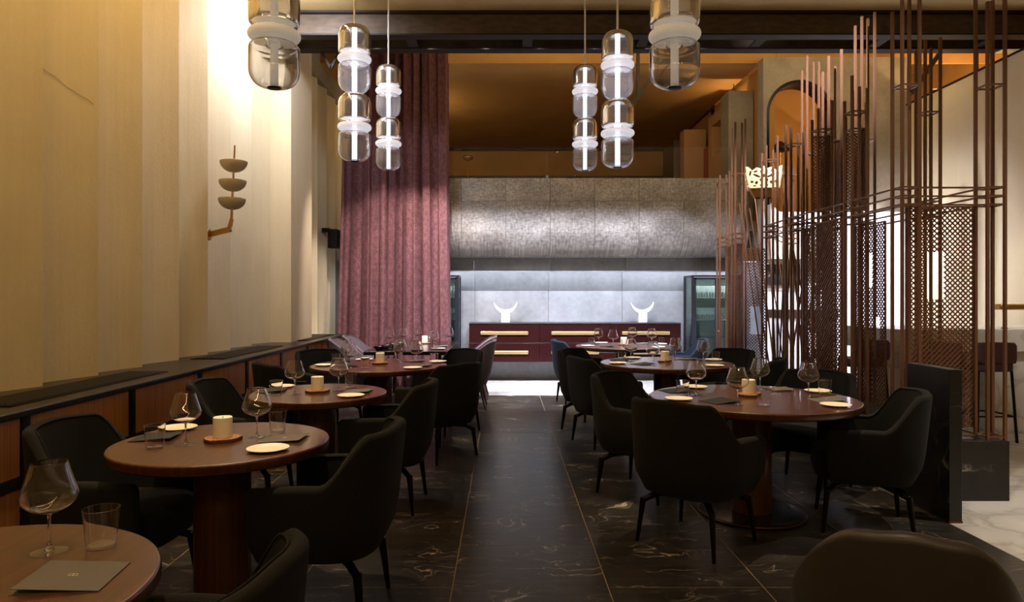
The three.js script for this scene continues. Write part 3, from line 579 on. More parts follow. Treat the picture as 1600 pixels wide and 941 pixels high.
// ---- left row: small tables
const smallName = { L3: 'first small table from the curtain', L2: 'second small table from the curtain', L1: 'third small table from the curtain' };
for (const k of ['L1', 'L2', 'L3']) {
  const [x, d] = TABLE_POS[k], nm = smallName[k];
  roundTable(k, 0.465, 'small round glossy brown table by the panelled ledge, ' + nm.split(' ')[0] + ' from the curtain', 0.2);
  placeChair('velvet', x - 0.48, d + (k === 'L2' ? 0.05 : 0), Math.PI / 2, 'dark velvet armchair on the wall side of the ' + nm, 'dark velvet armchairs at the small tables');
  placeChair('velvet', x + 0.46, d - 0.02, -Math.PI / 2 - (k === 'L1' ? 0.1 : 0.06), 'dark velvet armchair on the aisle side of the ' + nm, 'dark velvet armchairs at the small tables');
  put('slice', x, d, 0.3, 'round bark-edged wood slice at the centre of the ' + nm, 'wood slices under candles');
  put('candle', x, d, 0, 'white pillar candle at the centre of the ' + nm, 'pillar candles', 0.768);
  const W = 'at the wall seat of the ' + nm, A = 'at the aisle seat of the ' + nm;
  if (k === 'L1') {
    put('wine', -1.161, 1.742, 0, 'clear wide-bowled wine glass ' + A, 'wine glasses');
    put('tumbler', -1.047, 1.774, 0, 'clear water tumbler ' + A, 'water tumblers');
    put('menu', -0.995, 1.575, Math.PI + 0.12, 'grey menu with emblem ' + A, 'grey menu cards');
  } else {
    put('plate', x - 0.33, d + 0.27, 0, 'round white side plate ' + W, 'side plates');
    put('wine', x - 0.13, d - 0.08, 0, 'clear wide-bowled wine glass ' + W, 'wine glasses');
    put('tumbler', x - 0.23, d - 0.15, 0, 'clear water tumbler ' + W, 'water tumblers');
    put('darkMenu', x - 0.33, d + 0.06, 0.1, 'black folded menu card ' + W, 'black menu cards');
    put('plate', x + 0.27, d - 0.19, 0, 'round white side plate ' + A, 'side plates');
    put('wine', x + 0.125, d + 0.08, 0, 'clear wide-bowled wine glass ' + A, 'wine glasses');
    put('tumbler', x + 0.175, d + 0.22, 0, 'clear water tumbler ' + A, 'water tumblers');
    put('menu', x + 0.27, d + 0.03, Math.PI, 'grey menu with emblem ' + A, 'grey menu cards');
  }
}
// ---- large round tables
const bigName = { L4: 'large round table near the curtain', R1: 'round table by the black stone divider', R2: 'middle round table beside the lattice screen', R3: 'round table with blue chairs' };
const bigLabel = { L4: 'large round glossy brown table near the plum curtain', R1: 'large round glossy brown table beside the black stone divider', R2: 'large round glossy brown table at the middle of the lattice screen', R3: 'large round glossy brown table with blue chairs before the sideboard' };
const seats = { R1: [[-0.5, -0.5], [-0.6, 0.5], [0.6, -0.22], [0.62, 0.62]], R2: [[-0.63, -0.22], [-0.66, 0.5], [0.66, -0.35], [0.68, 0.5]], L4: [[-0.62, -0.55], [-0.62, 0.6], [0.62, -0.55], [0.6, 0.62]], R3: [[-0.62, -0.1], [0.78, 0.12]] };
const seatName = { L4: ['wall side nearer the small tables', 'wall side nearer the curtain', 'aisle side nearer the small tables', 'aisle side nearer the curtain'], R: ['aisle side away from the sideboard', 'aisle side toward the sideboard', 'screen side away from the sideboard', 'screen side toward the sideboard'], R3: ['aisle side', 'screen side'] };
for (const k of ['L4', 'R1', 'R2', 'R3']) {
  const [x, d] = TABLE_POS[k], nm = bigName[k], sn = seatName[k] || seatName.R;
  roundTable(k, 0.645, bigLabel[k], 0.33);
  seats[k].forEach(([sx, sd], i) => placeChair(k === 'R3' ? 'blue' : 'velvet', x + sx, d + sd, faceTo(sx, sd, 0, 0), (k === 'R3' ? 'deep blue velvet armchair, ' : 'dark velvet armchair, ') + sn[i] + ', ' + nm, k === 'R3' ? 'blue armchairs' : 'dark velvet armchairs at the large tables'));
  put('slice', x, d + 0.05, 0.7, 'round bark-edged wood slice at the centre of the ' + nm, 'wood slices under candles');
  put('candle', x, d + 0.05, 0, 'white pillar candle at the centre of the ' + nm, 'pillar candles', 0.768);
  const full = seatName[k] && k !== 'R3' ? seatName[k] : seatName.R;
  const set = [
    { plate: [-0.5, -0.11], wine: [-0.33, 0.1], tum: [-0.43, 0.06], menu: [-0.27, -0.2], dark: true },
    { plate: [-0.24, 0.46], wine: [0.16, 0.28], tum: [0.13, 0.37], menu: [-0.42, 0.27], dark: true },
    { plate: [0.37, -0.36], wine: [-0.2, -0.32], tum: [-0.06, -0.37], menu: [0.42, -0.14], dark: false },
    { plate: [0.54, 0.24], wine: [0.36, -0.02], tum: [0.52, 0.1], menu: [0.3, 0.34], dark: false }];
  set.forEach((s, i) => {
    const at = ' at the seat on the ' + full[i] + ', ' + nm.replace('middle round table beside the lattice screen', 'middle lattice-side table').replace('round table by the black stone divider', 'stone-divider table').replace('round table with blue chairs', 'blue-chair table').replace('large round table near the curtain', 'large curtain-side table');
    put('plate', x + s.plate[0], d + s.plate[1], 0, 'white plate' + at, 'side plates');
    put('wine', x + s.wine[0], d + s.wine[1], 0, 'wine glass' + at, 'wine glasses');
    put('tumbler', x + s.tum[0], d + s.tum[1], 0, 'tumbler' + at, 'water tumblers');
    put(s.dark ? 'darkMenu' : 'menu', x + s.menu[0], d + s.menu[1], rr(-0.4, 0.4) + (s.dark ? 0.3 : Math.PI), (s.dark ? 'black menu' : 'grey menu') + at, s.dark ? 'black menu cards' : 'grey menu cards');
  });
}
// ---- rectangular table by the curtain
{
  const t = group('rectangular_table', 'long dark rectangular table beside the plum curtain', 'table', [-1.18, 0, -9.1]);
  part('table_top', rbox(-0.5, 0.5, 0.705, 0.75, -0.95, 0.98, 0.006), M.tableDark, t);
  for (const [a, b] of [[1, 1], [-1, 1], [1, -1], [-1, -1]]) part('leg', bar([a * 0.38, 0.705, b * 0.75], [a * 0.43, 0, b * 0.85], 0.032, 0.02, 10), M.darkWood, t);
  const cs = [[0.7, -0.45, -1, 'aisle side, end nearer the large round table'], [0.7, 0.4, -1, 'aisle side, end nearer the sideboard wall'], [-0.72, -0.2, 1, 'wall side, end nearer the large round table'], [-0.72, 0.55, 1, 'wall side, end nearer the curtain']];
  for (const [x, dd, f, l] of cs) placeChair('mauve', -1.18 + x, 9.1 + dd, f * Math.PI / 2, 'mauve-grey shell chair at the rectangular table, ' + l, 'mauve chairs at the rectangular table');
  const rect = 'the rectangular table beside the curtain';
  const gl = [[-0.33, -0.1, 'wall-side edge, nearer the large round table'], [-0.2, 0.2, 'wall side, middle'], [-0.05, 0.6, 'wall-side edge, nearer the curtain'], [0.3, -0.55, 'aisle-side edge, nearer the large round table'], [0.42, 0.3, 'aisle-side edge, nearer the curtain']];
  for (const [x, dd, l] of gl) put('wine', -1.18 + x, 9.1 + dd, 0, 'wine glass on ' + rect + ', ' + l, 'wine glasses');
  put('candle', -1.1, 9.45, 0, 'white pillar candle at the centre of ' + rect, 'pillar candles', 0.768); put('slice', -1.1, 9.45, 0, 'round bark-edged wood slice on ' + rect, 'wood slices under candles');
  put('plate', -0.82, 8.5, 0, 'white side plate on ' + rect + ', aisle side', 'side plates');
  put('menu', -0.83, 8.9, Math.PI, 'grey folded menu card on ' + rect, 'grey menu cards');
  const lb = ['nearest the large round table', 'second from the large round table', 'third from the large round table', 'nearest the curtain'];
  lb.forEach((l, i) => {
    const b = group('black_bowl', 'small black bowl on the rectangular table, ' + l, 'bowl', [-1.53 + i * 0.055, 0.75, -8.35 - i * 0.22], 0, 'black bowls on the rectangular table');
    part('bowl_body', lathe([[0, 0], [0.035, 0], [0.062, 0.02], [0.07, 0.045], [0.067, 0.045], [0.058, 0.022], [0, 0.008]], 28), M.blackWare, b);
    put('tumbler', -1.4 + i * 0.06, 8.45 + i * 0.22, 0, 'water tumbler beside the small black bowl ' + l + ', rectangular table', 'water tumblers');
  });
}
placeChair('leather', 1.27, 2.2, Math.PI - 0.44, 'brown leather tub chair standing alone in the open aisle end', undefined);
delete chairUsed.leather.userData.group;

// ------------------------------------------------------------------ pendants
function pendant(x, d, yBottom, top, lit, label) {
  const K = 1.05, H = 1.095 * K, y0 = yBottom + H, g = group('glass_pendant', label, 'pendant lamp', [x, yBottom, -d], 0, 'stacked glass pendants');
  const Y = v => H - v * K, r = 0.137;
  const dome = (a, b) => {                                  // thick blown glass: outer wall down, rolled rim, inner wall back up
    const out = [], inn = [], top = Y(a), bot = Y(b), w = 0.007;
    for (let i = 0; i <= 12; i++) { const f = i / 12 * Math.PI / 2; out.push([0.024 + (r - 0.024) * Math.pow(Math.sin(f), 0.7), top - 0.1 * (1 - Math.cos(f))]); inn.unshift([0.024 + (r - w - 0.024) * Math.pow(Math.sin(f), 0.7), top - w - (0.1 - w) * (1 - Math.cos(f))]); }
    return [...out, [r, bot + 0.03], [r - 0.003, bot + 0.012], [r - 0.014, bot], [0.045, bot], [0.04, bot + 0.004], [0.045, bot + w], [r - 0.018, bot + w], [r - w - 0.001, bot + 0.02], ...inn, [0.024, top]];
  };
  const bowl = (a, b) => dome(0, b - a).map(([q, y]) => [q, Y(b) + (H - y)]);
  part('glass_shade', lathe(dome(0, 0.225), 40), M.lampGlass, g); part('glass_shade', lathe(bowl(0.315, 0.54), 40), M.lampGlass, g);
  part('glass_shade', lathe(dome(0.545, 0.77), 40), M.lampGlass, g); part('glass_shade', lathe(bowl(0.87, 1.095), 40), M.lampGlass, g);
  for (const a of [0.27, 0.82]) { const pts = arc(16, t => { const f = -Math.PI / 2 + Math.PI * t; return [Math.max(0.024, 0.112 + 0.03 * Math.cos(f)) * (Math.abs(Math.cos(f)) < 0.001 ? 0.9 : 1), Y(a) + 0.027 * Math.sin(f)]; }); part('frosted_disc', lathe([[0.026, Y(a) - 0.027], ...pts, [0.026, Y(a) + 0.027]], 44), lit ? M.frost : M.frostDim, g); }
  for (const a of [0.235, 0.305, 0.782, 0.858]) part('glass_neck', lathe([[0.05, Y(a) - 0.014], [0.042, Y(a)], [0.05, Y(a) + 0.014]], 24), M.lampGlass, g);
  for (const [a, b] of [[0.01, 0.265], [0.275, 0.54], [0.55, 0.815], [0.825, 1.085]]) part('light_tube', new THREE.CylinderGeometry(0.022, 0.022, (b - a) * K, 20).translate(0, (Y(a) + Y(b)) / 2, 0), lit ? M.tube : M.tubeDim, g);
  part('end_cap', lathe([[0, -0.006], [0.034, -0.006], [0.036, 0.004], [0.022, 0.012], [0, 0.012]], 24), M.fitting, g);
  part('cord', new THREE.CylinderGeometry(0.009, 0.009, top - y0, 10).translate(0, H + (top - y0) / 2, 0), M.cord, g);
  part('ceiling_cap', lathe([[0, 0], [0.05, 0], [0.05, 0.015], [0, 0.02]], 20).translate(0, H + top - y0 - 0.02, 0), M.fitting, g);
  if (lit) { const l = new THREE.PointLight(0xf2efff, 0.16, 0, 2); l.position.set(0, Y(0.4), 0); l.castShadow = true; g.add(l); }
}
pendant(-1.27, 3.77, 2.555, 4.7, false, 'clear stacked glass pendant between the first and second small tables, dull tube');
pendant(0.94, 3.77, 2.555, 4.7, false, 'clear stacked glass pendant over the aisle before the stone-divider table, dull tube');
pendant(-1.27, 5.79, 2.55, 4.7, true, 'glowing stacked glass pendant in front of the large round table near the curtain');
pendant(0.96, 5.79, 2.497, 4.7, true, 'glowing stacked glass pendant before the middle table beside the lattice screen');
pendant(-1.27, 7.49, 2.79, 4.7, true, 'glowing stacked glass pendant hung higher, before the plum curtain');
pendant(0.885, 7.49, 2.785, 4.7, true, 'glowing stacked glass pendant hung higher, before the mezzanine opening');

// ------------------------------------------------------------------ sconce
{
  const g = group('wall_sconce', 'brass wall sconce carrying three stacked cream half bowls', 'sconce', [-2.86, 0, -6.6]);
  part('mount', lathe([[0, 0], [0.055, 0], [0.055, 0.012], [0.045, 0.02], [0, 0.02]], 28).rotateZ(-Math.PI / 2).translate(0, 2.0, 0), M.brass, g);
  part('arm', [sqbar([0.0, 2.0, 0], [0.22, 2.05, 0.02], 0.05), sqbar([0.2, 2.03, 0.02], [0.235, 2.15, 0.02], 0.03)], M.brass, g);
  part('stem', bar([0.228, 2.08, 0.02], [0.262, 2.86, 0.02], 0.013, 0.007, 10), M.brass, g);
  for (const [x, y] of [[0.236, 2.24], [0.243, 2.415], [0.253, 2.6]]) { const pts = arc(12, t => [0.005 + 0.122 * Math.sin(t * Math.PI / 2), 0.105 * (1 - Math.cos(t * Math.PI / 2))]); part('half_bowl', lathe([...pts, [0.124, 0.108], [0.1, 0.104], [0.02, 0.1], [0.001, 0.1]], 36).translate(x, y, 0.02), M.bowl, g); }
}

// ------------------------------------------------------------------ divider, plinth, lattice screen
{
  const s = group('stone_divider', 'low upright black veined stone slab at the end of the lattice screen', 'divider', [2.79, 0, -4.44]);
  part('slab', metric(rbox(-0.04, 0.04, 0, 0.95, -0.22, 0.22, 0.003), 3, 1), M.blackStone, s); part('foot_strip', box(-0.043, 0.043, 0, 0.012, -0.222, 0.222), M.bronze, s);
  const p = group('stone_plinth', 'long low black stone plinth under the lattice screen', 'plinth', [3.14, 0, 0]);
  for (let i = 0; i < 4; i++) { const a = 4.675 + i * 1.2; part('plinth_block', metric(rbox(-0.385, 0.32, 0, 0.41, -a - 1.197, -a, 0.003), i * 1.7, i), M.blackStone, p); }
}
const latGeoCache = {};
function lattice(w, h, pitch, bw, holes = []) {            // diamond lattice in the local xy plane, lower corner at the origin
  const key = [w, h, pitch, bw, JSON.stringify(holes)].join(); if (latGeoCache[key]) return latGeoCache[key];
  const list = [], th = 0.012;
  const clip = (x0, x1, y0, y1, c, sgn) => { let lo, hi; if (sgn > 0) { lo = Math.max(x0, y0 + c); hi = Math.min(x1, y1 + c); } else { lo = Math.max(x0, c - y1); hi = Math.min(x1, c - y0); } return [lo, hi]; };
  for (const sgn of [1, -1]) for (let c = sgn > 0 ? -h : 0; c <= (sgn > 0 ? w : w + h); c += pitch) {
    let iv = [clip(0, w, 0, h, c, sgn)].filter(v => v[1] - v[0] > 0.004);
    for (const hl of holes) { const [a, b] = clip(...hl, c, sgn); if (b > a) iv = iv.flatMap(([p, q]) => [[p, Math.min(q, a)], [Math.max(p, b), q]]).filter(v => v[1] - v[0] > 0.006); }
    for (const [a, b] of iv) { const g = new THREE.BoxGeometry((b - a) * Math.SQRT2, bw, th * 0.5); g.rotateZ(sgn * Math.PI / 4); const xm = (a + b) / 2, ym = sgn > 0 ? xm - c : c - xm; g.translate(xm, ym, sgn * th * 0.22); list.push(g); }
  }
  return latGeoCache[key] = merge(list);
}
{
  const g = group('lattice_screen', 'tall copper-brown metal screen of upright rods and diamond lattice panels', 'screen');
  const B = 0.41, s = 0.12, W = 0.019;
  const ring = (x, d, y) => part('tie_ring', [sqbar([x, y, -d], [x + s, y, -d], 0.012), sqbar([x, y, -d - s], [x + s, y, -d - s], 0.012), sqbar([x, y, -d], [x, y, -d - s], 0.012), sqbar([x + s, y, -d], [x + s, y, -d - s], 0.012)], M.rod, g);
  const tower = (x, d, tops, ringY = 2.87, low = true) => {
    [[0, 0], [s, 0], [0, s], [s, s]].forEach(([a, b], i) => part('rod', sqbar([x + a, B, -d - b], [x + a, tops[i], -d - b], W), M.rod, g));
    ring(x, d, ringY); if (low) for (const y of [2.04, 2.1, 2.16]) ring(x, d, y);
    ring(x, d, B + 0.02);
  };
  const XL = 2.75, XM = 3.04, XR = 3.34;
  // row beside the tables
  tower(XL, 4.72, [4.0, 3.8, 3.42, 3.75]); tower(XL, 5.4, [3.15, 3.05, 2.98, 3.1]); tower(XL, 5.98, [3.05, 3.12, 2.98, 3.06]); tower(XL, 6.55, [3.02, 2.98, 3.08, 3.0]);
  tower(XL + 0.05, 7.3, [3.02, 3.12, 2.96, 3.0]); tower(XL, 8.13, [3.48, 3.52, 3.44, 3.5]); tower(XL, 8.71, [2.95, 3.0, 2.93, 2.98]);
  // middle row
  tower(XM, 5.96, [3.2, 3.1, 3.0, 3.15]); tower(XM, 6.4, [3.66, 3.72, 3.55, 3.6]); tower(XM + 0.05, 6.97, [3.86, 3.8, 3.75, 3.84]);
  // bar side row
  tower(XR, 4.72, [3.44, 4.05, 3.95, 3.5]); tower(XR, 5.42, [3.44, 3.46, 3.4, 3.42]); tower(XR, 6.38, [4.02, 4.06, 3.98, 4.05]); tower(XR + 0.04, 8.15, [2.98, 3.02, 2.94, 2.97]);
  // rails linking the towers
  const rail = (p, q, ys) => { for (const y of ys) part('rail', sqbar([p[0], y, -p[1]], [q[0], y, -q[1]], 0.012), M.rod, g); };
  const YS = [2.04, 2.1, 2.16];
  rail([XL + s, 4.75], [XR, 4.75], YS); rail([XL, 4.84], [XL, 5.4], YS); rail([XL + s, 5.46], [XM, 5.96], YS); rail([XL, 5.5], [XL, 5.98], YS); rail([XL, 6.1], [XL, 6.55], YS); rail([XL + 0.02, 6.67], [XL + 0.05, 7.3], YS);
  rail([XL + s, 7.36], [XR + 0.04, 8.2], YS); rail([XL + 0.03, 8.25], [XL + 0.02, 8.71], YS); rail([XR, 4.84], [XR, 5.42], YS); rail([XR, 5.54], [XR, 6.38], YS); rail([XM + s, 6.05], [XR, 6.4], YS);
  rail([XL + s, 4.78], [XR, 4.78], [B + 0.02]); rail([XR, 4.84], [XR, 5.42], [B + 0.02]);
  // lattice panels: [x, d, turn, w, h, y0, pitch, holes]
  const panel = (x, d, turn, w, h, y0, pitch, holes, bw = 0.0085) => {
    const m = part('lattice_panel', lattice(w, h, pitch, bw, holes), M.rod, g); m.position.set(x, y0, -d); m.rotation.y = turn;
    const f = part('panel_frame', [sqbar([0, 0, 0], [0, h, 0], 0.012), sqbar([w, 0, 0], [w, h, 0], 0.012), sqbar([0, 0, 0], [w, 0, 0], 0.012), sqbar([0, h, 0], [w, h, 0], 0.012)], M.rod, m);
  };
  const back = Math.PI / 2;                                  // local x runs away from the camera
  panel(2.86, 4.86, 0, 0.48, 1.56, 0.48, 0.037, [[0.13, 0.27, 0.9, 1.24]]);
  panel(3.18, 5.7, back, 0.48, 1.55, 0.48, 0.04, [[0.2, 0.27, 1.0, 1.3], [0.08, 0.18, 0.4, 0.75]], 0.0085);
  panel(2.74, 5.55, back, 0.44, 1.6, 0.44, 0.042, [], 0.0085); panel(2.86, 5.98, back, 0.5, 1.6, 0.44, 0.042, [], 0.0085);
  panel(2.87, 5.98, back, 0.12, 0.66, 2.17, 0.03, []); panel(2.75, 6.1, 0, 0.12, 0.66, 2.17, 0.03, []); panel(XM, 6.08, 0, 0.12, 0.68, 2.17, 0.03, []); panel(XM + s, 6.4, back, 0.12, 0.7, 2.17, 0.03, []); panel(XM + s, 5.96, back, 0.12, 0.7, 2.17, 0.03, []);
  panel(2.84, 8.12, back, 0.55, 1.6, 0.44, 0.045, [], 0.0085);
  panel(2.82, 8.0, 0, 0.25, 1.52, 0.44, 0.036, [[0.06, 0.2, 0.52, 0.85]]);
  // slanting rods
  for (let i = 0; i < 12; i++) { const x = rr(3.02, 3.38), d = rr(7.2, 7.9), dx = rr(-0.2, 0.2); part('slanting_rod', sqbar([x + dx, B, -d], [x - dx * 0.6, rr(1.75, 2.3), -d - rr(-0.1, 0.1)], 0.014), M.rod, g); }
  for (let i = 0; i < 3; i++) part('slanting_rod', sqbar([2.76 + i * 0.06, 2.5 - i * 0.03, -8.02], [2.98 + i * 0.075, 0.43, -7.8], 0.012), M.rod, g);
  for (let i = 0; i < 3; i++) part('slanting_rod', sqbar([2.92 + i * 0.09, 2.65, -7.98], [3.06 + i * 0.11, 0.43, -7.7], 0.012), M.rod, g);
}
// golden mask lantern held by the screen
{
  const g = group('pierced_mask', 'pale gold pierced filigree mask box perched on the lattice screen', 'mask', [3.02, 2.66, -7.98], -0.25);
  const outline = new THREE.Shape(); const o = [[-0.16, 0.0], [-0.185, 0.12], [-0.2, 0.25], [-0.165, 0.24], [-0.13, 0.2], [-0.08, 0.235], [-0.03, 0.22], [0, 0.25], [0.03, 0.22], [0.08, 0.235], [0.13, 0.2], [0.165, 0.24], [0.2, 0.25], [0.185, 0.12], [0.16, 0]];
  outline.setFromPoints(o.map(p => new THREE.Vector2(...p)));
  const hole = (x, y, a, b, r) => { const p = new THREE.Path(); p.absellipse(x, y, a, b, 0, Math.PI * 2, true, r); outline.holes.push(p); };
  for (const k of [-1, 1]) { hole(k * 0.078, 0.14, 0.045, 0.014, k * 0.45); hole(k * 0.15, 0.17, 0.012, 0.03, k * 0.2); hole(k * 0.13, 0.07, 0.018, 0.014, 0); hole(k * 0.09, 0.19, 0.022, 0.01, -k * 0.3); hole(k * 0.08, 0.06, 0.016, 0.02, k * 0.5); hole(k * 0.035, 0.09, 0.013, 0.016, 0); hole(k * 0.03, 0.03, 0.018, 0.01, 0); hole(k * 0.1, 0.025, 0.016, 0.009, 0); hole(k * 0.03, 0.185, 0.016, 0.012, k); }
  hole(0, 0.14, 0.012, 0.022, 0);
  part('face_plate', new THREE.ExtrudeGeometry(outline, { depth: 0.012, bevelEnabled: true, bevelSize: 0.003, bevelThickness: 0.004, bevelSegments: 1, curveSegments: 10 }).translate(0, 0, 0.1), M.gold, g);
  for (const k of [-1, 1]) {
    const sp = new THREE.Shape(); sp.setFromPoints([[-0.1, 0], [0.1, 0], [0.1, 0.2], [0.04, 0.17], [0, 0.2], [-0.05, 0.16], [-0.1, 0.19]].map(p => new THREE.Vector2(...p)));
    for (let i = 0; i < 12; i++) { const p = new THREE.Path(); p.absellipse(-0.075 + (i % 4) * 0.05, 0.035 + Math.floor(i / 4) * 0.048, 0.016, 0.011, 0, Math.PI * 2, true, i); sp.holes.push(p); }
    const e = new THREE.ExtrudeGeometry(sp, { depth: 0.01, bevelEnabled: false, curveSegments: 8 }); e.rotateY(Math.PI / 2); e.rotateZ(-k * 0.16); e.translate(k * 0.165, 0, 0); part('side_plate', e, M.gold, g);
  }
  part('tray', [box(-0.16, 0.16, -0.008, 0.004, -0.1, 0.11)], M.brass, g);
  part('lower_plate', new THREE.CylinderGeometry(0.2, 0.13, 0.1, 4, 1, true).rotateY(Math.PI / 4).scale(1, 1, 0.7).translate(0, -0.055, 0), M.brass, g);
}
// ------------------------------------------------------------------ bar side
{
  const c = group('bar_counter', 'white marble bar counter with a thick overhanging top', 'bar counter', [0, 0, 0]);
  part('top_slab', metric(rbox(3.95, 5.98, 0.84, 1.07, -7.9, -6.95, 0.006), 1, 2), M.white, c);
  part('body', metric(rbox(5.0, 5.97, 0, 0.84, -7.8, -7.0, 0.006), 3, 1), M.white, c); part('rear_body', metric(rbox(4.05, 5.0, 0, 0.84, -7.85, -7.5, 0.006), 5, 1), M.white, c);
  const l = group('brass_table_lamp', 'slim brass lamp with a flat shade on the bar counter', 'lamp', [5.2, 1.07, -7.1]);
  part('lamp_foot', lathe([[0, 0], [0.035, 0], [0.033, 0.008], [0.01, 0.02], [0.008, 0.03], [0, 0.03]], 24), M.brass, l);
  part('lamp_stem', bar([0, 0.01, 0], [0, 0.2, 0], 0.009, 0.009, 12), M.brass, l);
  part('lamp_shade', rbox(-0.09, 0.3, 0.195, 0.255, -0.07, 0.07, 0.02, 3), M.brass, l);
  const st = [[4.72, 6.72, 'bar stool with plum seat nearest the brass counter lamp'], [4.2, 6.72, 'bar stool with plum seat second from the brass counter lamp'], [3.72, 7.1, 'bar stool with plum seat at the far end of the counter from the brass lamp']];
  for (const [x, d, lab] of st) {
    const s = group('bar_stool', lab, 'stool', [x, 0, -d], 0, 'stools at the bar counter');
    const q = puck(0.2, 0.19, 4, [[0.68, 0], [0.68, 0.94], [0.7, 1], [0.75, 1], [0.768, 0.95], [0.773, 0.7], [0.773, 0]]); part('seat', q, M.plum, s);
    part('backrest', puck(0.19, 0.03, 4, [[0.76, 0], [0.76, 0.95], [0.8, 1], [0.93, 1], [0.96, 0.9], [0.965, 0]]).translate(0, 0, 0.17), x < 4.5 ? M.plum : M.plum, s).visible = true;
    for (const [a, b] of [[1, 1], [-1, 1], [1, -1], [-1, -1]]) part('leg', sqbar([a * 0.16, 0.69, b * 0.15], [a * 0.19, 0, b * 0.18], 0.018), M.blackMetal, s);
    part('foot_rail', [sqbar([-0.18, 0.25, 0.17], [0.18, 0.25, 0.17], 0.014), sqbar([-0.18, 0.25, -0.17], [0.18, 0.25, -0.17], 0.014), sqbar([-0.18, 0.25, -0.17], [-0.18, 0.25, 0.17], 0.014), sqbar([0.18, 0.25, -0.17], [0.18, 0.25, 0.17], 0.014)], M.blackMetal, s);
  }
  const r = group('reception_desk', 'white console desk with a brown top below the arch', 'desk', [4.15, 0, -9.75]);
  part('body', rbox(-0.29, 0.5, 0, 1.1, -0.25, 0.2, 0.006), M.whiteWall, r); part('desk_top', rbox(-0.3, 0.51, 1.1, 1.22, -0.26, 0.22, 0.004), M.darkWood, r);
  const a = group('stone_artwork', 'dark grey veined stone panel hung on the white wall below the arch', 'panel', [4.12, 1.58, -10.08]);
  part('slab', metric(rbox(-0.24, 0.24, 0, 0.3, -0.02, 0.02, 0.003), 1, 1), M.blackStone, a); part('trim_strip', box(-0.24, 0.24, -0.012, 0, -0.02, 0.021), M.bronze, a);
  const w = group('stair_soffit', 'dark sloping underside of stairs below the arch', 'stairs', [0, 0, -9.99]);
  const sh = new THREE.Shape(); sh.setFromPoints([[3.87, 1.95], [4.75, 1.95], [4.75, 2.05], [3.87, 2.75]].map(p => new THREE.Vector2(...p)));
  part('soffit', new THREE.ExtrudeGeometry(sh, { depth: 0.18, bevelEnabled: false }).translate(0, 0, -0.12), M.darkWall, w);
}

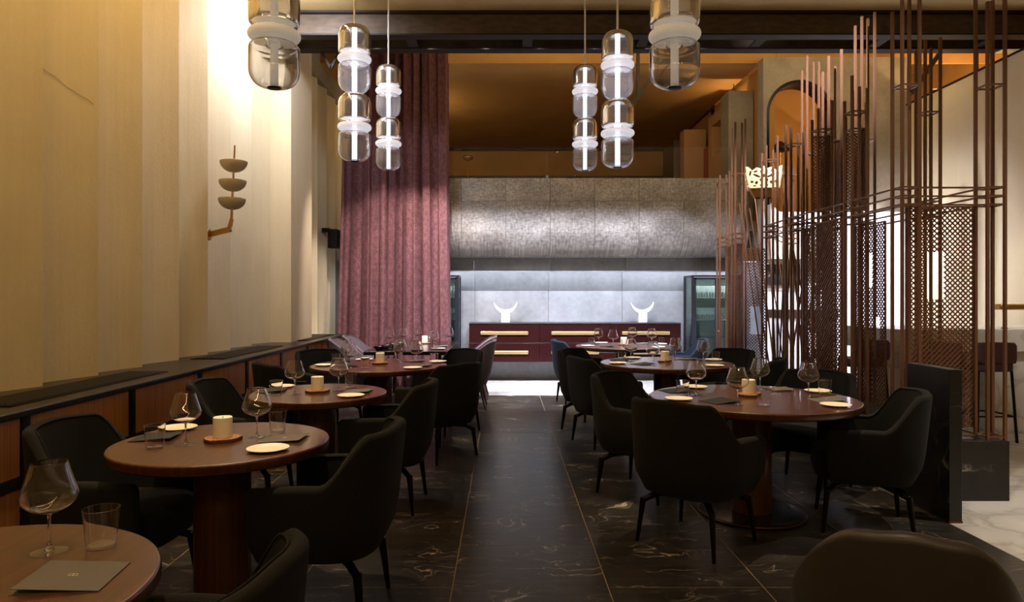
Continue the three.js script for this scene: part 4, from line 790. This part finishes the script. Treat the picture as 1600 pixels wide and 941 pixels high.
// ------------------------------------------------------------------ light fittings, all unseen
{
  const can = [lathe([[0.028, 0], [0.036, 0], [0.036, -0.1], [0, -0.1]], 20)];
  const names = {};
  spots.forEach((s, i) => {
    const dir = V(...s.to).sub(V(...s.p)).normalize();
    const g = group('unseen_spot', 'small unseen spotlight ' + s.where, 'spotlight', s.p);
    const h = part('housing', can[0], M.fitting, g); h.quaternion.setFromUnitVectors(V(0, 1, 0), dir);
    const lens = part('lamp_lens', new THREE.CircleGeometry(0.028, 20).rotateX(-Math.PI / 2), S({ color: 0xffffff, emissive: new THREE.Color(s.color), emissiveIntensity: 3 }), g); lens.quaternion.copy(h.quaternion); lens.position.copy(dir.clone().multiplyScalar(-0.02));
    const l = new THREE.SpotLight(s.color, s.I, 0, s.deg * Math.PI / 180, s.pen, 2); l.position.set(dir.x * 0.02, dir.y * 0.02, dir.z * 0.02);
    l.target.position.set(dir.x, dir.y, dir.z); g.add(l); g.add(l.target); l.castShadow = true; l.shadow.radius = 1.5; l.shadow.bias = -0.0005;
  });
  strips.forEach((s, i) => {
    const g = group('unseen_washer', i ? 'short unseen cool white wall washer lighting the pilaster' : 'long unseen warm wall washer lighting the fluted wall', 'wall washer', s.c);
    const o = new THREE.Object3D(); o.position.set(...s.c); o.lookAt(...s.to);
    const turn = o.quaternion.clone();
    const h = part('housing', box(-s.len / 2, s.len / 2, -s.wid / 2 - 0.01, s.wid / 2 + 0.01, -0.04, -0.006), M.fitting, g);
    const d = part('lamp_diffuser', box(-s.len / 2, s.len / 2, -s.wid / 2, s.wid / 2, -0.006, 0), S({ color: 0xffffff, emissive: new THREE.Color(s.color), emissiveIntensity: 2 }), g);
    h.quaternion.copy(turn); d.quaternion.copy(turn);
    const l = new THREE.RectAreaLight(s.color, s.I, s.len, s.wid); g.add(l); l.position.set(0, 0, 0); l.updateMatrixWorld(true); l.lookAt(...s.to);
    const off = V(...s.to).sub(V(...s.c)).normalize().multiplyScalar(0.004); l.position.copy(off);
  });
  // unseen light strips placed to light walls, fascia, cabinets and ceiling
  const strip = (name, label, x0, x1, y, z, color, I, w, toY, toZ, emis = 1.5) => {
    const g = group(name, label, 'light strip', [(x0 + x1) / 2, y, z]);
    const o = new THREE.Object3D(); o.position.set(0, 0, 0); o.lookAt(0, toY - y, toZ - z);
    const m = part('lamp_strip', box(-(x1 - x0) / 2, (x1 - x0) / 2, -w / 2, w / 2, -0.008, 0), S({ color: 0xffffff, emissive: new THREE.Color(color), emissiveIntensity: emis }), g); m.quaternion.copy(o.quaternion);
    const l = new THREE.RectAreaLight(color, I, x1 - x0, w); l.quaternion.copy(new THREE.Quaternion().setFromRotationMatrix(new THREE.Matrix4().lookAt(V(0, 0, 0), V(0, toY - y, toZ - z), V(0, 1, 0)))); l.position.set(0, toY - y, toZ - z).normalize().multiplyScalar(0.003); g.add(l);
  };
  strip('unseen_strip', 'unseen cool light strip lighting the concrete wall over the sideboard', -2.2, 4.4, 1.98, -11.36, 0xe8eeff, 46, 0.05, 0.9, -11.5);
  strip('unseen_strip', 'unseen warm light strip on the far beam lighting the ochre fascia', -0.7, 5.8, 4.66, -8.47, 0xffe6b0, 46, 0.05, 5.25, -10.4);
  strip('unseen_strip', 'unseen warm uplight strip on top of the cream bar wall', 6.08, 6.18, 4.3, -9.5, 0xffb458, 60, 0.4, 5.4, -9.2);
  strip('unseen_strip', 'unseen warm fill strip on the end wall brightening the ceiling', -1.5, 3.5, 3.7, 2.18, 0xffdca4, 30, 0.1, 4.7, -2.5);  // fill light behind the camera, lifts the ceiling and near beam
  strip('unseen_strip', 'unseen cool light strip lighting the glass cabinet by the lattice screen', 3.08, 3.78, 1.715, -11.1, 0xeef4f4, 90, 0.03, 0.8, -11.3);
  strip('unseen_strip', 'unseen cool light strip lighting the glass cabinet behind the curtain', -1.44, -0.79, 1.715, -11.1, 0xeef4f4, 60, 0.03, 0.8, -11.3);
  // unseen lamps placed to light the mezzanine, arch room and outer ochre wall
  for (const [x, y, z, I, c, lab] of [[-1.6, 4.2, -12.4, 1.7, 0xffe0a8, 'unseen warm lamp lighting the mezzanine from behind the curtain'], [3.85, 4.4, -11.46, 1.2, 0xffe0a8, 'unseen warm lamp behind the concrete pier lighting the mezzanine'], [5.65, 4.2, -11.6, 2.4, 0xffe0a8, 'unseen warm lamp lighting the room behind the arch'], [6.8, 3.9, -9.8, 9, 0xffe0a8, 'unseen warm lamp lighting the outer wall beyond the cream wall']]) {
    const g = group('unseen_lamp', lab, 'lamp', [x, y, z]);
    part('lamp_globe', new THREE.SphereGeometry(0.05, 20, 14), S({ color: 0xffffff, emissive: new THREE.Color(c), emissiveIntensity: 2 }), g);
    part('lamp_cord', bar([0, 0.05, 0], [0, (z > -16 && x < 3.9 ? 4.97 : 5.6) - y, 0], 0.006), M.fitting, g);
    const l = new THREE.PointLight(c, I, 0, 2); l.castShadow = true; g.add(l);
  }
}
scene.traverse(o => { if (o.isMesh) { o.castShadow = true; o.receiveShadow = true; } });
renderer.render(scene, camera);
